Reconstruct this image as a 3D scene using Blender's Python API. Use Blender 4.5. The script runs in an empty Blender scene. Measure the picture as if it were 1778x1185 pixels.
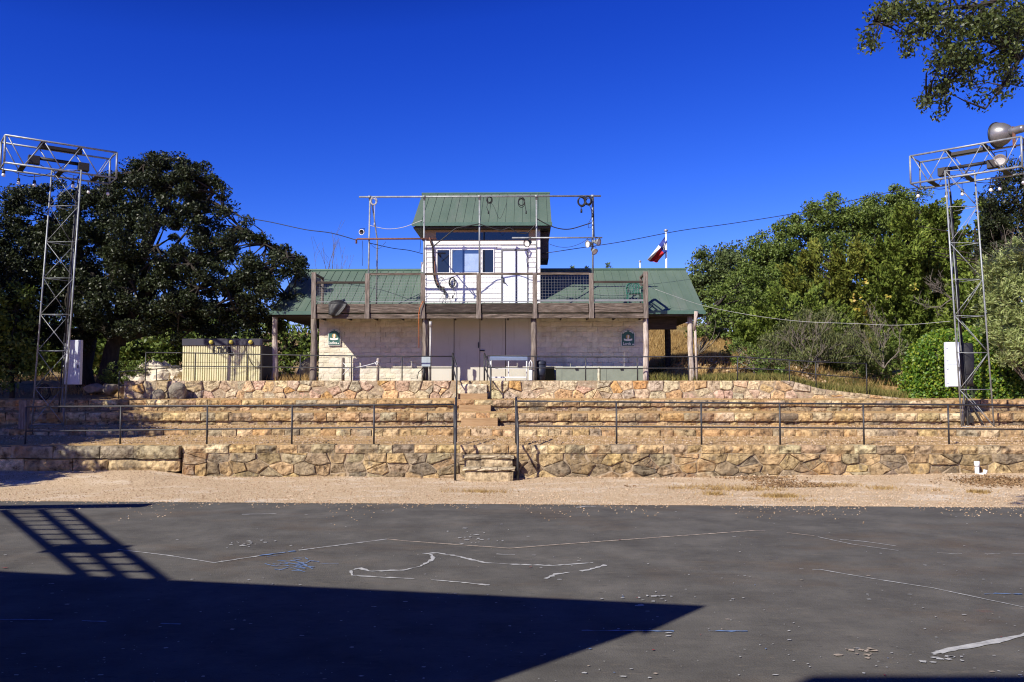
import bpy, bmesh, math, random
import numpy as np
from mathutils import Vector, Matrix, Euler

scene = bpy.context.scene
col = scene.collection
R = math.radians
random.seed(7)
rng = np.random.default_rng(11)

# ------------------------------------------------------------------ camera
FPX, PW, PH, HORIZON = 1435.0, 1778.0, 1185.0, 668.0
PITCH = math.atan((HORIZON - PH / 2) / FPX)
YAW = math.atan(26 / FPX)
EYE = Vector((0, 0, 1.6))
cam_d = bpy.data.cameras.new("camera")
cam = bpy.data.objects.new("camera", cam_d)
col.objects.link(cam)
cam.location = EYE
cam.rotation_euler = (math.pi / 2 + PITCH, 0, YAW)
cam_d.sensor_width = 36.0
cam_d.lens = FPX / PW * 36.0
cam_d.clip_start = 0.1
cam_d.clip_end = 2000
scene.camera = cam

# ------------------------------------------------------------------ daylight
SUN = Vector((0.82, 1.0, -0.97))                 # the way the light travels
SUN_EL = math.atan2(0.97, math.hypot(0.82, 1.0))
SUN_ROT = math.atan2(-0.82, -1.0) % (2 * math.pi)
world = bpy.data.worlds.new("World")
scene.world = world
world.use_nodes = True
wn, wl = world.node_tree.nodes, world.node_tree.links
bg = wn["Background"]
sky = wn.new("ShaderNodeTexSky")
sky.sky_type = 'NISHITA'
sky.sun_disc = False
sky.sun_elevation = SUN_EL
sky.sun_rotation = SUN_ROT
sky.altitude = 300
sky.air_density = 1.0
sky.dust_density = 0.0
sky.ozone_density = 3.0
sep = wn.new("ShaderNodeSeparateColor"); com = wn.new("ShaderNodeCombineColor")
wl.new(sky.outputs[0], sep.inputs[0])            # the deep polarised blue of the photograph
for ch, (gain, gam) in enumerate(((0.088, 2.6), (0.215, 1.9), (1.56, 1.2))):
    pw = wn.new("ShaderNodeMath"); pw.operation = 'POWER'; pw.inputs[1].default_value = gam
    ml = wn.new("ShaderNodeMath"); ml.operation = 'MULTIPLY'; ml.inputs[1].default_value = gain
    wl.new(sep.outputs[ch], pw.inputs[0]); wl.new(pw.outputs[0], ml.inputs[0]); wl.new(ml.outputs[0], com.inputs[ch])
dk = wn.new("ShaderNodeMapRange")                # sky dimmed overhead, added to cut its blue fill in the shadows
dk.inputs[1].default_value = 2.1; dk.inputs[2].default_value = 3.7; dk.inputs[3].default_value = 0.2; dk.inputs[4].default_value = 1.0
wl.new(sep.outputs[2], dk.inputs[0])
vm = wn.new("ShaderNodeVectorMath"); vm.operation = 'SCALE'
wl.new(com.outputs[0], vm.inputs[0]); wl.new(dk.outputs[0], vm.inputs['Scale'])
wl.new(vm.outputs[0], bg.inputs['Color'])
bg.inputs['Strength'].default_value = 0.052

sun_d = bpy.data.lights.new("sun", 'SUN')
sun_d.energy = 5.0
sun_d.angle = R(0.5)
sun_d.color = (1.0, 0.94, 0.81)
sun = bpy.data.objects.new("sun", sun_d)
col.objects.link(sun)
sun.location = (-30, -30, 40)
sun.rotation_euler = SUN.to_track_quat('-Z', 'Y').to_euler()

scene.view_settings.view_transform = 'Standard'
scene.view_settings.look = 'None'
scene.view_settings.gamma = 1
scene.view_settings.exposure = 0.5
scene.cycles.filter_width = 1.15
scene.cycles.diffuse_bounces = 2

# ------------------------------------------------------------------ measuring helpers
CR = cam.rotation_euler.to_matrix()
def ray(px, py):
    return CR @ Vector(((px - PW / 2) / FPX, (PH / 2 - py) / FPX, -1))
def W(px, py, Y):
    d = ray(px, py)
    return EYE + d * (Y / d.y)
def G(px, py, z=0.0):
    d = ray(px, py)
    return EYE + d * ((z - EYE.z) / d.z)
def X(px, Y): return W(px, HORIZON, Y).x
def Z(py, Y): return W(PW / 2, py, Y).z

# ------------------------------------------------------------------ mesh helpers
class MB:
    def __init__(s):
        s.v, s.f, s.c, s.m = [], [], [], []
        s.col = (1, 1, 1); s.mi = 0
    def add(s, vs, fs):
        n = len(s.v)
        s.v += [tuple(p) for p in vs]
        s.c += [s.col] * len(vs)
        s.f += [tuple(n + i for i in f) for f in fs]
        s.m += [s.mi] * len(fs)
        return s
    def box(s, a, b):
        x0, y0, z0 = [min(p, q) for p, q in zip(a, b)]
        x1, y1, z1 = [max(p, q) for p, q in zip(a, b)]
        return s.add([(x0, y0, z0), (x1, y0, z0), (x1, y1, z0), (x0, y1, z0), (x0, y0, z1), (x1, y0, z1), (x1, y1, z1), (x0, y1, z1)],
                     [(0, 3, 2, 1), (4, 5, 6, 7), (0, 1, 5, 4), (1, 2, 6, 5), (2, 3, 7, 6), (3, 0, 4, 7)])
    def bar(s, p, q, w, h, up=(0, 0, 1)):
        """a rectangular bar from p to q, w wide sideways and h along 'up'"""
        p, q = Vector(p), Vector(q)
        d = (q - p).normalized()
        u = Vector(up)
        sd = d.cross(u)
        if sd.length < 1e-4: sd = d.cross(Vector((0, 1, 0)))
        sd.normalize(); u = sd.cross(d).normalized()
        a, b = sd * w / 2, u * h / 2
        return s.add([p - a - b, p + a - b, p + a + b, p - a + b, q - a - b, q + a - b, q + a + b, q - a + b],
                     [(0, 3, 2, 1), (4, 5, 6, 7), (0, 1, 5, 4), (1, 2, 6, 5), (2, 3, 7, 6), (3, 0, 4, 7)])
    def tube(s, pts, r, n=8, cap=True):
        pts = [Vector(p) for p in pts]
        if not isinstance(r, (list, tuple)): r = [r] * len(pts)
        base = len(s.v); vs = []
        ref = None
        for i, p in enumerate(pts):
            d = (pts[min(i + 1, len(pts) - 1)] - pts[max(i - 1, 0)])
            d = d.normalized() if d.length > 1e-9 else Vector((0, 0, 1))
            if ref is None:
                ref = d.orthogonal().normalized()
            else:
                ref = (ref - d * ref.dot(d))
                ref = ref.normalized() if ref.length > 1e-6 else d.orthogonal().normalized()
            b = d.cross(ref)
            for k in range(n):
                a = 2 * math.pi * k / n
                vs.append(p + (ref * math.cos(a) + b * math.sin(a)) * r[i])
        fs = []
        for i in range(len(pts) - 1):
            for k in range(n):
                k2 = (k + 1) % n
                fs.append((i * n + k, i * n + k2, (i + 1) * n + k2, (i + 1) * n + k))
        if cap:
            fs.append(tuple(range(n - 1, -1, -1)))
            fs.append(tuple((len(pts) - 1) * n + k for k in range(n)))
        return s.add(vs, fs)
    def lathe(s, prof, o, axis, n=24):
        """prof: (radius, distance along axis) pairs"""
        o, ax = Vector(o), Vector(axis).normalized()
        u = ax.orthogonal().normalized(); w = ax.cross(u)
        vs, fs = [], []
        for r_, t in prof:
            for k in range(n):
                a = 2 * math.pi * k / n
                vs.append(o + ax * t + (u * math.cos(a) + w * math.sin(a)) * max(r_, 1e-4))
        for i in range(len(prof) - 1):
            for k in range(n):
                k2 = (k + 1) % n
                fs.append((i * n + k, i * n + k2, (i + 1) * n + k2, (i + 1) * n + k))
        return s.add(vs, fs)
    def plate(s, poly, y0, y1):
        """an upright plate: poly of (x, z), front at y0, back at y1"""
        n = len(poly)
        vs = [(x, y0, z) for x, z in poly] + [(x, y1, z) for x, z in poly]
        fs = [tuple(range(n)), tuple(range(2 * n - 1, n - 1, -1))]
        fs += [(i, i + n, (i + 1) % n + n, (i + 1) % n) for i in range(n)]
        return s.add(vs, fs)
    def slab(s, poly, z0, z1):
        n = len(poly)
        vs = [(x, y, z1) for x, y in poly] + [(x, y, z0) for x, y in poly]
        fs = [tuple(range(n)), tuple(range(2 * n - 1, n - 1, -1))]
        fs += [(i, i + n, (i + 1) % n + n, (i + 1) % n) for i in range(n)]
        return s.add(vs, fs)
    def build(s, name, mats, parent=None, smooth=False, bevel=0, colors=False, fix=True):
        me = bpy.data.meshes.new(name)
        me.from_pydata(s.v, [], s.f)
        if not isinstance(mats, (list, tuple)): mats = [mats]
        for m_ in mats: me.materials.append(m_)
        if len(mats) > 1: me.polygons.foreach_set('material_index', s.m)
        if colors:
            at = me.color_attributes.new('Col', 'FLOAT_COLOR', 'POINT')
            at.data.foreach_set('color', [q for c in s.c for q in (*c, 1.0)])
        if fix:
            b = bmesh.new(); b.from_mesh(me)
            bmesh.ops.recalc_face_normals(b, faces=b.faces)
            b.to_mesh(me); b.free()
        if smooth: me.polygons.foreach_set('use_smooth', [True] * len(me.polygons))
        return link(name, me, parent, bevel)

def link(name, me, parent=None, bevel=0):
    o = bpy.data.objects.new(name, me)
    col.objects.link(o)
    if parent is not None:
        o.parent = parent
        o.matrix_parent_inverse = Matrix.Translation(-parent_origin(parent))
    else:
        n = len(me.vertices)
        co = np.empty(n * 3); me.vertices.foreach_get('co', co); co = co.reshape(-1, 3)
        base = np.array([(co[:, 0].min() + co[:, 0].max()) / 2, (co[:, 1].min() + co[:, 1].max()) / 2, co[:, 2].min()])
        me.vertices.foreach_set('co', (co - base).ravel()); me.update()
        o.location = base
    if bevel:
        b = o.modifiers.new('bevel', 'BEVEL'); b.width = bevel; b.segments = 2; b.limit_method = 'ANGLE'; b.angle_limit = R(40)
    return o
def parent_origin(o):
    # a part is built in world coordinates, so its own origin sits at the world origin
    return Vector((0, 0, 0)) if o.parent is not None else Vector(o.location)
def tag(o, label, cat, group=None, kind=None):
    o['label'] = label; o['category'] = cat
    if group: o['group'] = group
    if kind: o['kind'] = kind
    return o
def thing(name, loc, label, cat, group=None):
    o = bpy.data.objects.new(name, None)
    col.objects.link(o)
    o.empty_display_size = 0.2
    o.location = loc
    return tag(o, label, cat, group)
def dup(o, loc, label, parent=None):
    c = o.copy(); col.objects.link(c)
    if parent is None:
        c.location = loc; c['label'] = label
    else:
        inv = o.matrix_parent_inverse.copy(); c.parent = parent; c.matrix_parent_inverse = inv
    for ch in list(o.children): dup(ch, None, None, c)
    return c
def setting(o, label=None):
    o['kind'] = 'structure'
    return o

# ------------------------------------------------------------------ materials
def mk(name, stops, rough=0.8, scale=4, detail=8, stretch=(1, 1, 1), bump=0.2, bscale=30, metal=0.0, spec=0.4,
       attr=False, island=0.0, distort=0.0, coat=0, trans=0.0):
    m = bpy.data.materials.new(name); m.use_nodes = True
    nt = m.node_tree; N, L = nt.nodes, nt.links
    p = N['Principled BSDF']
    p.inputs['Roughness'].default_value = rough
    p.inputs['Metallic'].default_value = metal
    p.inputs['Specular IOR Level'].default_value = spec
    if coat: p.inputs['Coat Weight'].default_value = coat
    tc = N.new('ShaderNodeTexCoord'); mp = N.new('ShaderNodeMapping')
    mp.inputs['Scale'].default_value = stretch
    L.new(tc.outputs['Object'], mp.inputs['Vector'])
    nz = N.new('ShaderNodeTexNoise'); nz.inputs['Scale'].default_value = scale; nz.inputs['Detail'].default_value = detail
    nz.inputs['Roughness'].default_value = 0.62; nz.inputs['Distortion'].default_value = distort
    L.new(mp.outputs[0], nz.inputs['Vector'])
    fac = nz.outputs['Fac']
    if island:
        ge = N.new('ShaderNodeNewGeometry')
        mx = N.new('ShaderNodeMix'); mx.data_type = 'FLOAT'
        mx.inputs[0].default_value = island
        L.new(fac, mx.inputs[2]); L.new(ge.outputs['Random Per Island'], mx.inputs[3]); fac = mx.outputs[0]
    cr = N.new('ShaderNodeValToRGB')
    el = cr.color_ramp.elements
    while len(el) < len(stops): el.new(0.5)
    for e, (pos, c) in zip(el, stops):
        e.position = pos; e.color = (*c, 1)
    L.new(fac, cr.inputs[0])
    out = cr.outputs[0]
    if attr:
        at = N.new('ShaderNodeAttribute'); at.attribute_name = 'Col'
        mu = N.new('ShaderNodeMix'); mu.data_type = 'RGBA'; mu.blend_type = 'MULTIPLY'; mu.inputs[0].default_value = 1
        L.new(at.outputs['Color'], mu.inputs[6]); L.new(out, mu.inputs[7]); out = mu.outputs[2]
    L.new(out, p.inputs['Base Color'])
    if bump:
        n2 = N.new('ShaderNodeTexNoise'); n2.inputs['Scale'].default_value = bscale; n2.inputs['Detail'].default_value = 6
        L.new(mp.outputs[0], n2.inputs['Vector'])
        b = N.new('ShaderNodeBump'); b.inputs['Strength'].default_value = bump; b.inputs['Distance'].default_value = 0.03
        L.new(n2.outputs['Fac'], b.inputs['Height']); L.new(b.outputs[0], p.inputs['Normal'])
    if trans:
        tr = N.new('ShaderNodeBsdfTranslucent'); ms = N.new('ShaderNodeMixShader'); ms.inputs[0].default_value = trans
        L.new(out, tr.inputs['Color']); L.new(p.outputs[0], ms.inputs[1]); L.new(tr.outputs[0], ms.inputs[2])
        L.new(ms.outputs[0], N['Material Output'].inputs['Surface'])
    return m
def flat(name, c, rough=0.6, metal=0.0, var=0.12, **k):
    return mk(name, [(0.3, tuple(q * (1 - var) for q in c)), (0.7, tuple(min(1, q * (1 + var)) for q in c))], rough, metal=metal, **{'bump': 0.05, **k})
def stain(m, colour, scale, lo, hi, stretch=(1, 1, 1), amount=0.7):
    """lay patchy stains of one colour over a material's own colour"""
    nt = m.node_tree; N, L = nt.nodes, nt.links
    p = N['Principled BSDF']; lk = p.inputs['Base Color'].links[0]; src = lk.from_socket
    tc = N.new('ShaderNodeTexCoord'); mp = N.new('ShaderNodeMapping'); mp.inputs['Scale'].default_value = stretch
    mp.inputs['Location'].default_value = (random.uniform(0, 50), random.uniform(0, 50), random.uniform(0, 50))
    L.new(tc.outputs['Object'], mp.inputs['Vector'])
    nz = N.new('ShaderNodeTexNoise'); nz.inputs['Scale'].default_value = scale; nz.inputs['Detail'].default_value = 7
    nz.inputs['Roughness'].default_value = 0.65
    L.new(mp.outputs[0], nz.inputs['Vector'])
    mr = N.new('ShaderNodeMapRange'); mr.inputs[1].default_value = lo; mr.inputs[2].default_value = hi; mr.inputs[4].default_value = amount
    L.new(nz.outputs['Fac'], mr.inputs[0])
    mx = N.new('ShaderNodeMix'); mx.data_type = 'RGBA'
    L.new(mr.outputs[0], mx.inputs[0]); L.new(src, mx.inputs[6]); mx.inputs[7].default_value = (*colour, 1)
    L.new(mx.outputs[2], p.inputs['Base Color'])
    return m

MAT = {}
MAT['stage'] = mk('painted_stage_boards', [(0.25, (0.070, 0.066, 0.061)), (0.5, (0.102, 0.097, 0.089)), (0.75, (0.142, 0.133, 0.12))], 0.8, 2.2, 15, bump=0.25, bscale=90, spec=0.08)
stain(MAT['stage'], (0.12, 0.085, 0.058), 0.55, 0.52, 0.75, (1, 2.2, 1), 0.6)
stain(MAT['stage'], (0.05, 0.047, 0.044), 0.7, 0.55, 0.75, (0.6, 2.5, 1), 0.6)
stain(MAT['stage'], (0.17, 0.055, 0.035), 1.1, 0.68, 0.8, (1, 2, 1), 0.5)
stain(MAT['stage'], (0.16, 0.14, 0.115), 6, 0.56, 0.72, (1, 3, 1), 0.5)
stain(MAT['stage'], (0.025, 0.024, 0.024), 9, 0.58, 0.72, (1, 2, 1), 0.5)
stain(MAT['stage'], (0.2, 0.18, 0.155), 26, 0.64, 0.74, (1, 1.5, 1), 0.45)
stain(MAT['stage'], (0.3, 0.28, 0.26), 70, 0.71, 0.76, (1, 1, 1), 0.45)
MAT['paint_white'] = flat('white_floor_paint', (0.40, 0.40, 0.39), 0.6, scale=18, var=0.3)
MAT['paint_tan'] = flat('worn_cream_paint', (0.36, 0.30, 0.235), 0.6, scale=18, var=0.3)
MAT['paint_blue'] = flat('blue_floor_paint', (0.13, 0.20, 0.36), 0.6, scale=18, var=0.35)
MAT['paint_red'] = flat('red_floor_paint', (0.24, 0.05, 0.04), 0.6, scale=18, var=0.3)
MAT['gravel'] = mk('pink_gravel', [(0.3, (0.36, 0.25, 0.15)), (0.5, (0.55, 0.41, 0.265)), (0.72, (0.72, 0.58, 0.42))], 0.95, 26, 12, bump=0.9, bscale=48, spec=0.15)
stain(MAT['gravel'], (0.30, 0.21, 0.135), 7, 0.54, 0.7, (1, 1, 1), 0.55)
stain(MAT['gravel'], (0.76, 0.67, 0.55), 0.8, 0.52, 0.7, (1, 1.8, 1), 0.75)
stain(MAT['gravel'], (0.27, 0.17, 0.1), 1.3, 0.6, 0.74, (1, 1.6, 1), 0.6)
MAT['soil'] = mk('dry_terrace_soil', [(0.3, (0.28, 0.16, 0.065)), (0.5, (0.46, 0.295, 0.135)), (0.72, (0.62, 0.45, 0.26))], 0.95, 20, 12, bump=0.9, bscale=40, spec=0.15)
stain(MAT['soil'], (0.42, 0.29, 0.12), 1.2, 0.5, 0.68, (1, 1, 1), 0.7)
stain(MAT['soil'], (0.2, 0.115, 0.055), 1.7, 0.6, 0.72, (1, 1, 1), 0.6)
MAT['hill'] = mk('dry_hill_soil', [(0.3, (0.17, 0.10, 0.05)), (0.5, (0.30, 0.20, 0.09)), (0.72, (0.46, 0.34, 0.17))], 0.95, 6, 10, bump=0.8, bscale=14, spec=0.1)
stain(MAT['hill'], (0.08, 0.075, 0.025), 0.25, 0.5, 0.66, (1, 1, 1), 0.8)
MAT['stone'] = mk('limestone_blocks', [(0.34, (0.2, 0.165, 0.13)), (0.46, (0.78, 0.74, 0.68)), (0.62, (1.28, 1.24, 1.17))], 0.93, 7, 15, bump=1.0, bscale=18, spec=0.2, attr=True)
stain(MAT['stone'], (0.085, 0.068, 0.052), 1.4, 0.50, 0.66, (1, 1, 0.7), 0.75)
stain(MAT['stone'], (0.13, 0.115, 0.10), 9, 0.55, 0.68, (1, 1, 0.35), 0.6)
stain(MAT['stone'], (0.36, 0.18, 0.065), 0.75, 0.54, 0.68, (1, 1, 1), 0.65)
MAT['rubble'] = mk('rubble_limestone', [(0.33, (0.26, 0.22, 0.19)), (0.46, (0.82, 0.79, 0.74)), (0.64, (1.26, 1.23, 1.17))], 0.93, 8, 15, bump=0.9, bscale=18, spec=0.2, attr=True)
stain(MAT['rubble'], (0.15, 0.12, 0.095), 2.2, 0.54, 0.68, (1, 1, 1), 0.6)
stain(MAT['rubble'], (0.2, 0.15, 0.11), 11, 0.56, 0.68, (1, 1, .6), 0.55)
MAT['mortar'] = mk('sandy_mortar', [(0.3, (0.22, 0.16, 0.10)), (0.7, (0.44, 0.345, 0.235))], 0.95, 8, 8, bump=0.5)
MAT['rock'] = mk('weathered_rock', [(0.3, (0.09, 0.08, 0.065)), (0.5, (0.22, 0.19, 0.15)), (0.75, (0.38, 0.33, 0.26))], 0.95, 3, 12, bump=0.8, bscale=9)
MAT['white_rock'] = mk('chalky_rock', [(0.3, (0.34, 0.28, 0.2)), (0.5, (0.6, 0.53, 0.42)), (0.75, (0.74, 0.68, 0.58))], 0.95, 3, 12, bump=0.8, bscale=9)
MAT['rail'] = mk('black_painted_steel', [(0.3, (0.018, 0.018, 0.022)), (0.7, (0.04, 0.04, 0.046))], 0.5, 8, 6, bump=0.1, spec=0.5)
MAT['galv'] = mk('galvanised_steel', [(0.3, (0.19, 0.205, 0.215)), (0.7, (0.36, 0.38, 0.39))], 0.5, 7, 6, bump=0.06, metal=0.35, spec=0.5)
MAT['galv_dull'] = mk('dull_galvanised_steel', [(0.3, (0.3, 0.29, 0.28)), (0.7, (0.46, 0.44, 0.42))], 0.5, 7, 6, bump=0.06, metal=0.4)
MAT['bowl'] = flat('aged_grey_aluminium', (0.2, 0.195, 0.2), 0.38, metal=0.5)
MAT['rust'] = mk('rusty_pipe', [(0.3, (0.12, 0.05, 0.035)), (0.7, (0.25, 0.12, 0.08))], 0.8, 14, 8)
MAT['dark_metal'] = flat('dark_brown_metal', (0.03, 0.026, 0.024), 0.6)
MAT['roof'] = mk('green_metal_roof', [(0.3, (0.086, 0.127, 0.098)), (0.7, (0.122, 0.168, 0.132))], 0.42, 0.9, 6, stretch=(1, .4, .4), bump=0.03, bscale=5, spec=0.5)
MAT['roof_trim'] = flat('green_metal_trim', (0.07, 0.13, 0.10), 0.4)
MAT['wood_h'] = mk('grey_weathered_board', [(0.3, (0.022, 0.016, 0.012)), (0.5, (0.105, 0.08, 0.063)), (0.72, (0.27, 0.22, 0.185))], 0.9, 5, 12, stretch=(0.45, 5, 5), bump=0.5, bscale=14)
MAT['wood_v'] = mk('grey_weathered_post', [(0.25, (0.05, 0.039, 0.032)), (0.5, (0.165, 0.133, 0.112)), (0.75, (0.36, 0.31, 0.27))], 0.9, 5, 12, stretch=(6, 6, 0.5), bump=0.6, bscale=12)
MAT['wood_dark'] = mk('dark_treated_board', [(0.25, (0.012, 0.009, 0.007)), (0.55, (0.05, 0.037, 0.03)), (0.78, (0.14, 0.115, 0.1))], 0.9, 4, 12, stretch=(0.5, 5, 5), bump=0.5, bscale=14)
MAT['cedar'] = mk('peeled_cedar_post', [(0.3, (0.17, 0.12, 0.09)), (0.5, (0.42, 0.35, 0.3)), (0.72, (0.62, 0.55, 0.5))], 0.9, 4, 10, stretch=(4, 4, 0.7), bump=0.7, bscale=9)
MAT['lumber'] = mk('new_brown_lumber', [(0.3, (0.26, 0.155, 0.075)), (0.7, (0.42, 0.28, 0.15))], 0.85, 4, 10, stretch=(0.5, 5, 5), bump=0.25, bscale=16)
MAT['block'] = mk('cream_split_block', [(0.3, (0.58, 0.54, 0.43)), (0.7, (0.76, 0.715, 0.59))], 0.95, 3.5, 10, bump=0.5, bscale=17, spec=0.2, attr=True)
MAT['door_cream'] = flat('cream_painted_panel', (0.56, 0.53, 0.46), 0.6, var=0.08, scale=0.8)
MAT['white'] = flat('white_painted_siding', (0.80, 0.79, 0.77), 0.55, var=0.04, scale=1.2)
MAT['white_gloss'] = flat('white_door_paint', (0.80, 0.83, 0.88), 0.35, var=0.03)
MAT['grey_trim'] = flat('grey_frame', (0.16, 0.16, 0.165), 0.5)
MAT['soffit'] = flat('tan_soffit_board', (0.33, 0.25, 0.17), 0.8)
stain(MAT['white'], (0.42, 0.39, 0.34), 2.5, 0.56, 0.72, (3, 3, .35), 0.4)
stain(MAT['door_cream'], (0.33, 0.28, 0.21), 2.2, 0.55, 0.72, (3, 3, .3), 0.45)
stain(MAT['block'], (0.30, 0.22, 0.14), 1.8, 0.56, 0.72, (2, 2, .5), 0.45)
stain(MAT['roof'], (0.17, 0.185, 0.165), 0.9, 0.52, 0.72, (2.5, .4, .4), 0.5)
MAT['glass_dark'] = flat('dark_window_glass', (0.012, 0.014, 0.02), 0.05, spec=0.8, var=0.05, bump=0)
MAT['glass_blue'] = mk('window_glass_with_blind', [(0.4, (0.03, 0.06, 0.16)), (0.6, (0.05, 0.09, 0.22))], 0.04, 0.6, 2, bump=0, spec=1.0)
MAT['blind'] = flat('pale_window_blind', (0.32, 0.42, 0.62), 0.25, spec=0.8, bump=0)
MAT['wire'] = flat('galvanised_wire', (0.24, 0.25, 0.25), 0.5, metal=0.4)
MAT['cable'] = flat('black_cable', (0.014, 0.014, 0.016), 0.55)
MAT['cable_white'] = flat('pale_cable', (0.42, 0.42, 0.42), 0.5)
MAT['cable_orange'] = flat('orange_cable', (0.42, 0.12, 0.03), 0.5)
MAT['box_grey'] = flat('grey_electrical_box', (0.36, 0.42, 0.45), 0.5, metal=0.2)
MAT['sign_green'] = flat('green_sign_face', (0.035, 0.115, 0.10), 0.45)
MAT['sign_white'] = flat('white_sign_paint', (0.78, 0.78, 0.74), 0.5)
MAT['sign_gold'] = flat('dull_gold_sign_paint', (0.42, 0.27, 0.1), 0.5)
MAT['chest'] = flat('sage_green_plastic', (0.21, 0.235, 0.185), 0.55)
MAT['chest_lid'] = flat('pale_sage_plastic_lid', (0.40, 0.42, 0.36), 0.5)
MAT['black_plastic'] = flat('black_plastic', (0.016, 0.016, 0.02), 0.45)
MAT['navy_plastic'] = flat('navy_bin_plastic', (0.022, 0.026, 0.045), 0.5)
MAT['chair_green'] = flat('dark_green_plastic', (0.025, 0.11, 0.08), 0.4)
MAT['tarp'] = mk('black_tarp', [(0.3, (0.012, 0.012, 0.013)), (0.7, (0.04, 0.04, 0.042))], 0.55, 3, 8, bump=0.6, bscale=6)
MAT['steel_blue'] = flat('blue_steel_top', (0.25, 0.31, 0.42), 0.35, metal=0.5)
MAT['cart_white'] = flat('white_cart_frame', (0.66, 0.67, 0.69), 0.45)
MAT['speaker_face'] = flat('pale_grey_cabinet', (0.50, 0.53, 0.60), 0.5, var=0.06)
MAT['speaker_white'] = flat('white_speaker_face', (0.68, 0.73, 0.80), 0.5, var=0.06)
MAT['lamp_white'] = flat('white_lamp_glass', (0.72, 0.72, 0.7), 0.25)
MAT['corrugated'] = mk('cream_corrugated_sheet', [(0.3, (0.60, 0.55, 0.32)), (0.7, (0.74, 0.69, 0.44))], 0.6, 2.5, 8, bump=0.06)
MAT['dark_fascia'] = flat('dark_violet_fascia', (0.035, 0.034, 0.052), 0.6)
MAT['yellow_ball'] = mk('yellow_felt', [(0.3, (0.42, 0.36, 0.06)), (0.7, (0.60, 0.52, 0.12))], 0.85, 9, 6, bump=0.5, bscale=40)
MAT['letter_black'] = flat('black_letter_paint', (0.012, 0.011, 0.013), 0.5)
MAT['letter_red'] = flat('red_letter_paint', (0.5, 0.08, 0.05), 0.5)
MAT['pvc'] = flat('white_pvc_pipe', (0.82, 0.83, 0.85), 0.4)
MAT['flag_red'] = flat('red_flag_cloth', (0.42, 0.012, 0.022), 0.8)
MAT['flag_white'] = flat('white_flag_cloth', (0.72, 0.72, 0.74), 0.8)
MAT['flag_blue'] = flat('navy_flag_cloth', (0.02, 0.035, 0.2), 0.8)
MAT['bark'] = mk('dark_oak_bark', [(0.3, (0.014, 0.011, 0.008)), (0.7, (0.05, 0.04, 0.03))], 0.95, 6, 10, stretch=(2, 2, 0.5), bump=0.9, bscale=8)
MAT['bare'] = mk('grey_dead_wood', [(0.3, (0.1, 0.08, 0.062)), (0.7, (0.25, 0.215, 0.175))], 0.95, 6, 8, bump=0.3)
def leafmat(name, a, b, c, rough=0.45, trans=0.25, spec=0.4):
    return mk(name, [(0.2, a), (0.5, b), (0.85, c)], rough, 0.9, 3, bump=0, island=0.6, trans=trans, spec=spec)
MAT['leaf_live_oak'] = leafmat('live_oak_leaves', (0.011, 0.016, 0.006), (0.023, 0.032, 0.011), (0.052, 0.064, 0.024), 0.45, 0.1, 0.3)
MAT['leaf_oak'] = leafmat('oak_leaves', (0.05, 0.08, 0.014), (0.11, 0.16, 0.028), (0.19, 0.24, 0.055), 0.5, 0.2, 0.3)
MAT['leaf_branch'] = leafmat('dark_olive_oak_leaves', (0.03, 0.043, 0.010), (0.065, 0.085, 0.019), (0.14, 0.16, 0.045), 0.45, 0.2, 0.35)
MAT['leaf_far'] = leafmat('far_oak_leaves', (0.05, 0.075, 0.02), (0.09, 0.125, 0.035), (0.13, 0.165, 0.06), 0.6, 0.2, .3)
MAT['leaf_cedar'] = leafmat('cedar_sprays', (0.06, 0.095, 0.014), (0.135, 0.185, 0.027), (0.22, 0.265, 0.05), 0.7, 0.15, 0.2)
MAT['leaf_cedar_brown'] = leafmat('rusty_cedar_sprays', (0.065, 0.085, 0.013), (0.145, 0.17, 0.025), (0.235, 0.235, 0.042), 0.7, 0.15, 0.2)
MAT['leaf_ivy'] = leafmat('ivy_leaves', (0.04, 0.095, 0.008), (0.095, 0.19, 0.016), (0.30, 0.33, 0.03), 0.5, 0.25)
MAT['leaf_pale'] = leafmat('pale_feathery_leaves', (0.2, 0.26, 0.08), (0.34, 0.4, 0.14), (0.5, 0.54, 0.24), 0.6, 0.3)
MAT['leaf_bush'] = leafmat('dusty_bush_leaves', (0.05, 0.065, 0.02), (0.105, 0.125, 0.036), (0.18, 0.185, 0.065), 0.7, 0.2)
MAT['leaf_yellow'] = leafmat('yellow_autumn_leaves', (0.25, 0.22, 0.03), (0.4, 0.38, 0.06), (0.5, 0.3, 0.06), 0.5, 0.3)
MAT['grass'] = leafmat('golden_dry_grass', (0.26, 0.155, 0.055), (0.42, 0.28, 0.11), (0.58, 0.43, 0.2), 0.8, 0.3, 0.1)
MAT['weed'] = leafmat('green_roadside_weeds', (0.1, 0.12, 0.03), (0.2, 0.19, 0.06), (0.36, 0.28, 0.1), 0.8, 0.3, 0.1)
MAT['litter'] = leafmat('brown_leaf_litter', (0.10, 0.058, 0.03), (0.22, 0.13, 0.065), (0.38, 0.26, 0.14), 0.9, 0.0, 0.1)
MAT['pebble'] = leafmat('gravel_pebbles', (0.26, 0.17, 0.10), (0.44, 0.31, 0.195), (0.60, 0.47, 0.34), 0.95, 0.0, 0.1)
# ================================================================== THE GROUND
GZ = -0.73            # gravel level below the stage
UZ = 1.74             # upper terrace level
Y1, Y2, Y3, Y4, Y5 = 20.9, 24.2, 26.6, 28.2, 29.5
XL, XR0, XR1 = X(216, Y5), X(1372, Y5), X(1582, Y5)

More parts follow.
